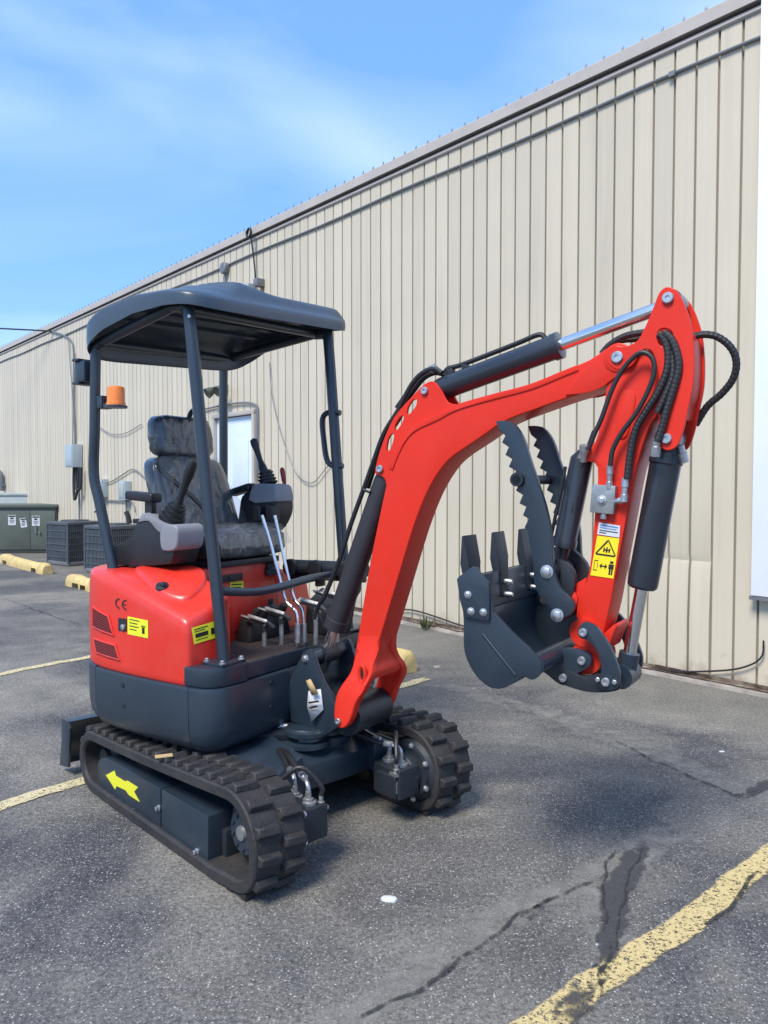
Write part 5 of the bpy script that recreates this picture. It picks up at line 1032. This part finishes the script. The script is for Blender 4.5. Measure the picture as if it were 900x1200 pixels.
b = MB(); b.lathe(hq(666, 702, .06), NH, [(-.12, .040), (.015, .040), (.02, .032)], 20); b.build('thumb_lug', RED, EX, ang=40); b = MB(); q = hpts([(662, 692, 1), (688, 676, 1), (680, 712, 1), (664, 714, 1)], .06); b.prism(q, -.06, .06, hfn); b.build('thumb_lug', RED, EX, bev=.006)
b = MB(); q = hpts([(706, 744, 1), (720, 731, 1), (722, 736, 1), (712, 762, 1), (704, 758, 1)], AW); b.prism(q, -AW - .004, AW + .004, hfn); b.build('arm_gusset', RED, EX, bev=.006)
b = MB(); cxp = hpts([(685, 741)], .08)[0]; b.lathe(H(cxp[0], -.092, cxp[1]), NH, [(0, .052), (.184, .052)], 24); b.build('arm_boss', RED, EX, ang=40)
bp_ = hpts([(682, 774)], .12)[0]; b = MB(); b.lathe(H(bp_[0], -.088, bp_[1]), NH, [(0, .058), (.176, .058)], 24); b.build('arm_boss', RED, EX, ang=40)
# bucket cylinder
f_, z_ = HF.onN(785.5, 514, 0); f2, z2 = HF.onN(733, 790, 0); A3, B3 = H(f_, 0, z_), H(f2, 0, z2); ax = (B3 - A3).normalized(); L3 = (B3 - A3).length
b = MB(); b.lathe(A3, ax, [(.045, .030), (.048, .056), (.085, .058), (.09, .053), (L3 * .60, .053), (L3 * .615, .052), (L3 * .625, .044)], 30); bc = b.build('bucket_cylinder', CYL, EX)
b = MB(); b.cyl(A3 + V((0, -.06, 0)), A3 + V((0, .06, 0)), .042, 20); b.box(A3 + ax * .03, (.07, .10, .07)); b.build('cylinder_eye', CYL, bc, bev=.008)
b = MB(); b.cyl(A3 + ax * L3 * .6, A3 + ax * L3 * .93, .023, 22); b.build('piston_rod', CHR, bc); b = MB(); b.cyl(A3 + ax * L3 * .905, B3, .036, 18); b.cyl(B3 + V((0, -.06, 0)), B3 + V((0, .06, 0)), .042, 20); b.build('rod_eye', SLATE, bc)
# ---------------- labels and valve on the arm
da = decal('warning_label', [ARM], [(700, 627.5), (726, 631), (719, 678), (692, 674)], YEL)
ink(da, [[(.5, .07), (.56, .07), (.96, .43), (.90, .43)], [(.5, .07), (.53, .12), (.12, .43), (.05, .43)], [(.05, .43), (.96, .43), (.90, .47), (.10, .47)], bar(.38, .27, .44, .38), bar(.50, .25, .56, .39), bar(.62, .28, .68, .38), bar(.45, .31, .62, .34), bar(.76, .58, .90, .64), bar(.72, .66, .94, .78), bar(.76, .78, .83, .92), bar(.86, .78, .92, .92), [(.32, .73), (.42, .66), (.42, .80)], [(.66, .73), (.56, .66), (.56, .80)], bar(.40, .715, .58, .745), bar(.08, .60, .24, .62), bar(.08, .84, .24, .86), bar(.08, .60, .10, .86), bar(.22, .66, .24, .80)])
dw = decal('instruction_label', [ARM], [(702, 612), (727, 616), (726, 630), (700, 626)], WHT); ink(dw, [bar(.08, .15, .92, .24), bar(.08, .36, .85, .43)], BLU); ink(dw, [bar(.08, .58, .92, .65), bar(.08, .76, .4, .83)], INK)
c_ = hq(707.5, 585, AW + .015); b = MB(); b.box(c_, (.085, .03, .10), M.Rotation(R(4), 3, 'Y')); vb = b.build('valve_block', ALU, EX, bev=.004); b = MB(); bolt(b, c_ + V((-.002, -.015, -.004)), NH, .012, .010); b.build('valve_plug', ZINC, vb)
for a_p, b_p, r0 in ((hq(714, 573, .095), hq(715, 545, .10), .013), (hq(718, 588, .09), hq(731, 586, .10), .013), (hq(731, 588, .10), hq(733, 560, .10), .014), (hq(708, 598, .09), hq(707, 608, .09), .013)):
    b = MB(); b.lathe(a_p, b_p - a_p, [(0, r0), ((b_p - a_p).length * .3, r0), ((b_p - a_p).length * .32, r0 * .75), ((b_p - a_p).length * .6, r0 * .75), ((b_p - a_p).length * .62, r0 * .95), ((b_p - a_p).length, r0 * .9)], 10); b.build('fitting', ZINC, vb)
# ---------------- hoses
def hose(pts, n_, r, spiral=0, name='hydraulic_hose', n2=None, m=HOSE):
    k = len(pts); P = [hq(p[0], p[1], n_ if n2 is None else n_ + (n2 - n_) * i / (k - 1)) for i, p in enumerate(pts)]; b = MB(); b.tube(P, r, 10, k=5, spiral=spiral); return b.build(name, m, EX, ang=30)
hose([(689, 528), (697, 508), (705, 490), (717, 457), (728, 435.5), (742, 419), (753, 413), (763, 418), (767, 431), (762, 452), (747, 482), (730, 505), (718.5, 526), (715, 546)], .112, .0085)
hose([(772, 392), (779, 398), (783, 414), (781, 435.5), (770, 461), (755.4, 484), (745, 503), (738.6, 530.5), (735, 562)], .085, .0125, .015, n2=.105)
hose([(778, 390), (787, 398), (793, 412), (795.5, 431), (789, 456.7), (781, 482), (774.5, 505), (770, 518)], .088, .0125, .015, n2=.108)
hose([(776, 391), (783, 403), (788, 420), (788, 440), (780, 462), (770, 484)], .075, .011, .015, n2=.10)
hose([(805, 396), (825, 392), (842, 395.4), (857, 408), (863, 425), (859, 444), (846, 461), (829, 476), (815, 498)], -.03, .0125, .015, n2=-.10)
hose([(770, 388), (751, 390), (732, 394), (715, 404), (705, 415)], .02, .012, 0); hose([(770, 392), (748, 397), (728, 399), (712, 408)], -.02, .012, 0)
for a_p, b_p in ((hq(770, 514, .105), hq(768, 530, .098)), (hq(797, 522, .03), hq(800, 534, .02))):
    b = MB(); b.lathe(a_p, b_p - a_p, [(0, .013), (.025, .013), (.027, .017), (.06, .017), (.062, .011)], 10); b.build('fitting', ZINC, EX)
hose([(518, 437), (508, 432), (494, 438), (483, 450), (474, 466), (466, 482), (450, 508), (438, 540), (428, 568), (412, 612), (398, 655), (380, 700)], .03, .0105)
hose([(524, 440), (510, 437), (497, 443), (487, 455), (478, 468), (468, 490), (452, 515), (440, 545), (431, 572)], .0, .0105)
hose([(512, 434), (500, 434), (487, 446), (477, 461), (465, 478)], -.03, .0105)
b = MB(); b.lathe(hq(497, 437, .02), hq(510, 431, .02) - hq(497, 437, .02), [(0, .014), (.03, .014), (.032, .018), (.06, .018)], 8); b.build('fitting', ALU, EX)
for px, py in ((426, 574),): b = MB(); b.tube([hq(px, py, .05), hq(434, 577, .05)], .007, 6); b.build('hose_clip', SLATE2, EX)
hose([(380, 700), (372, 712), (368, 725)], .03, .010)
hose([(697, 505), (684, 540), (676, 560), (670, 600)], .03, .010); b = MB(); b.lathe(hq(686, 522, .09), hq(683, 545, .07) - hq(686, 522, .09), [(0, .020), (.02, .020), (.022, .014), (.06, .013)], 12); b.build('fitting', ZINC, EX)
# ---------------- thumb
ot = [(581, 493.5, 1), (590, 493), (601, 496), (612, 511), (620.6, 536.6), (629, 562), (639, 593), (646, 627), (648, 661), (655, 687), (671, 704, 1), (673, 712), (667, 721), (657, 723), (645, 712), (633, 699), (626, 684), (624.5, 661), (620.6, 638.6)]
teeth_l = [(618, 622), (614.5, 618), (619.5, 608), (612.5, 604), (616.5, 594), (608.5, 590), (612.5, 580), (604.5, 575), (608.5, 566), (600.5, 561), (604.5, 552), (596, 547), (600, 538), (592, 533), (596, 524), (588, 518.5), (592, 510.5), (585, 504.5)]
def tine(n_, dx, dy, sc, n_in):
    base = hpts(ot, .15); tl_ = [p + (1,) for p in hpts(teeth_l, .15)]
    b = MB(); b.prism(smooth2(base + tl_, 3), n_, n_in, hfn); return b.build('thumb_tine', SLATE, EX, bev=.002)
tine(.15, 0, 0, 1, .128); tine(-.17, 0, 0, 1, -.148)
x_ = hpts([(607, 562)], .15)[0]; b = MB(); b.cyl(H(x_[0], .165, x_[1]), H(x_[0], -.20, x_[1]), .018, 14); b.cyl(H(x_[0], .165, x_[1]), H(x_[0], .15, x_[1]), .026, 14); b.build('thumb_crossbar', SLATE2, EX)
pv = hpts([(653, 721)], .15)[0]; pw = hpts([(641, 670)], .15)[0]
for q in (pv, pw): b = MB(); bolt(b, H(q[0], .15, q[1]), NH, .017, .014); b.build('thumb_bolt', ZINC, EX); b = MB(); b.cyl(H(q[0], .14, q[1]), H(q[0], -.16, q[1]), .028, 16); b.build('thumb_pin', SLATE2, EX)
q = hpts([(637, 703)], .15)[0]; b = MB(); b.prism(rp(q[0], q[1], .014), .1502, .1512, hfn); b.build('tine_hole', INK, EX)
A4, B4 = hq(684, 528, 0), hq(655, 668, 0); ax = (B4 - A4).normalized(); L4 = (B4 - A4).length; b = MB(); b.lathe(A4, ax, [(.0, .02), (.03, .042), (L4 * .72, .042), (L4 * .74, .046), (L4 * .80, .046), (L4 * .81, .025), (L4, .022)], 24); tc_ = b.build('thumb_cylinder', CYL, EX); b = MB(); b.tube([A4 + ax * .06 + V((-.05, -.02, 0)), A4 + ax * L4 * .5 + V((-.05, -.02, 0)), A4 + ax * L4 * .72 + V((-.05, -.02, 0))], .007, 8); b.build('steel_pipe', SLATE2, tc_); b = MB(); b.cyl(B4 + V((0, -.08, 0)), B4 + V((0, .08, 0)), .034, 18); b.build('rod_eye', SLATE2, tc_)
b = MB(); b.prism(smooth2(hpts([(640, 650), (660, 640), (684, 660), (690, 690), (675, 712), (655, 700)], -.05), 3), -.10, -.07, hfn); b.build('thumb_bracket', SLATE2, EX, bev=.004)
b = MB(); b.prism(smooth2(hpts([(642, 660), (660, 655), (676, 668), (676, 690), (668, 705), (652, 700)], .05), 3), .06, .085, hfn); b.build('thumb_bracket', SLATE2, EX, bev=.004)
# ---------------- bucket
BN = .32
obk = [(538.5, 677, 1), (543, 726), (544, 763), (555.5, 789), (572.5, 805), (588, 807), (601, 801), (612, 793), (623.5, 797), (633, 790), (634, 778), (626, 766), (600, 741), (578, 718, 1), (574, 690, 1), (558, 664, 1)]
pb = hpts(obk, BN)
def off(pts, n_): return pts
for sg in (1, -1): b = MB(); b.prism(smooth2(pb, 3), sg * (BN - .014), sg * BN, hfn); b.build('bucket_side', SLATE, EX, bev=.003)
shell = smooth2([p[:2] for p in pb[:10]], 4)[:-8]
out = [V(p) for p in shell]; m_ = len(out); inn = []
cb = V((sum(p.x for p in out) / m_, sum(p.y for p in out) / m_)) + V((.10, .05))
for i in range(m_): t_ = (out[min(i + 1, m_ - 1)] - out[max(i - 1, 0)]).normalized(); nr = V((-t_.y, t_.x)); nr = nr if nr.dot(cb - out[i]) > 0 else -nr; inn.append(out[i] + nr * .014)
b = MB(); b.prism([tuple(p) for p in out] + [tuple(p) for p in reversed(inn)], -BN + .013, BN - .013, hfn); BUK = b.build('bucket_shell', SLATE, EX, bev=.002, bang=60)
lipd = (out[3] - out[0]).normalized(); ln_ = V((-lipd.y, lipd.x)); ln_ = ln_ if ln_.x > 0 else -ln_
q = [out[0] + ln_ * .014, out[0] + ln_ * .034, out[0] + lipd * .13 + ln_ * .034, out[0] + lipd * .14 + ln_ * .014]
b = MB(); b.prism([tuple(p) for p in q], -BN + .012, BN - .012, hfn); b.build('cutting_lip', SLATE, EX, bev=.003)
osc = hpts([(538.5, 676, 1), (556, 663, 1), (575, 682.5, 1), (575, 720), (572, 726.5), (546, 722, 1), (540, 700, 1)], BN)
for sg in (1, -1): b = MB(); b.prism(smooth2(osc, 3), sg * BN, sg * (BN + .014), hfn); b.build('side_cutter', SLATE, EX, bev=.004)
for px, py in ((548.5, 697), (552, 716.5), (566.5, 717.5)): f_, z_ = HF.onN(px, py, BN + .014); b = MB(); bolt(b, H(f_, BN + .014, z_), NH, .010, .008); b.build('cutter_bolt', ZINC, EX)
f_, z_ = HF.onN(612, 793, BN); wq = hpts([(566, 743), (604, 791)], BN); b = MB(); b.tube([H(wq[0][0], BN + .001, wq[0][1]), H(wq[1][0], BN + .001, wq[1][1])], .0045, 6); b.build('weld_seam', SLATE, EX)
def tooth(n_):
    b = MB(); o_ = out[0]; up2 = -lipd
    pr = [(-.08, .012), (-.02, .008), (.02, .000), (.05, .002), (.15, .012), (.153, .022), (.05, .036), (.02, .038), (-.03, .040), (-.10, .038)]
    rr = []
    for w0, ws in ((-1, 0), (1, 0)):
        rr.append([H(*(lambda p: (p.x, n_ + w0 * (.036 if a < .03 else (.050 if a < .1 else .050)), p.y))(o_ + up2 * a + ln_ * c_)) for a, c_ in pr])
    b.rings(rr); return b.build('tooth', SLATE2, EX, bev=.004)
for n_ in (.265, .02, -.235):
    tt = tooth(n_)
    for dq in (.045, .095): P = out[0] + lipd * dq + ln_ * .048; b = MB(); b.lathe(H(P.x, n_, P.y), H(ln_.x, 0, ln_.y), [(-.01, .012), (.012, .012), (.022, .008)], 10); b.build('tooth_bolt', ZINC, tt)
tb0 = hpts([(628, 780)], BN)[0]; te = hpts([(666, 762)], .10)[0]
b = MB(); b.cyl(H(tb0[0] - .01, BN - .005, tb0[1]), H(tb0[0] - .01, -BN + .005, tb0[1]), .036, 22); b.build('spreader_tube', SLATE, EX)
q = [(646, 768), (660, 760), (680, 762), (691, 769), (691, 781), (676, 790), (664, 802), (655, 802), (640, 790), (630, 782)]
for sg in (1, -1): b = MB(); b.prism(smooth2(hpts(q, .125), 3), sg * .095, sg * .125, hfn); b.build('bucket_ear', SLATE, EX, bev=.005)
q = [(672, 788), (684, 793), (705, 790), (722, 791), (726, 800), (724, 809), (707, 812), (686, 811), (668, 806), (655, 800), (655, 790), (663, 785)]
for sg in (1, -1): b = MB(); b.prism(smooth2(hpts(q, .13), 3), sg * .098, sg * .128, hfn); b.build('bucket_link', SLATE2, EX, bev=.005)
q = [(683.5, 729.5), (692, 730), (700, 735), (714.6, 756), (724, 778), (727, 792), (723, 806), (712, 808), (704, 800), (705, 785), (703, 770), (697.5, 759), (688, 750), (680, 747), (677.5, 738)]
for sg in (1, -1): b = MB(); b.prism(smooth2(hpts(q, .145), 3), sg * .132, sg * .152, hfn); b.build('tipping_link', SLATE, EX, bev=.004)
for px, py, n_ in ((683.5, 741, .152), (682, 774, .126), (660, 794, .130), (710, 799, .153)): pin(px, py, n_, .0155, L_=.008)
for px, py in ((701, 796), (720.5, 799)): f_, z_ = HF.onN(px, py, .153); b = MB(); bolt(b, H(f_, .153, z_), NH, .009, .009, False); b.build('bolt', ZINC, EX)
f_, z_ = HF.onN(710, 799, .15); b = MB(); b.cyl(H(f_, -.15, z_), H(f_, .15, z_), .030, 18); b.build('link_pin', SLATE2, EX)
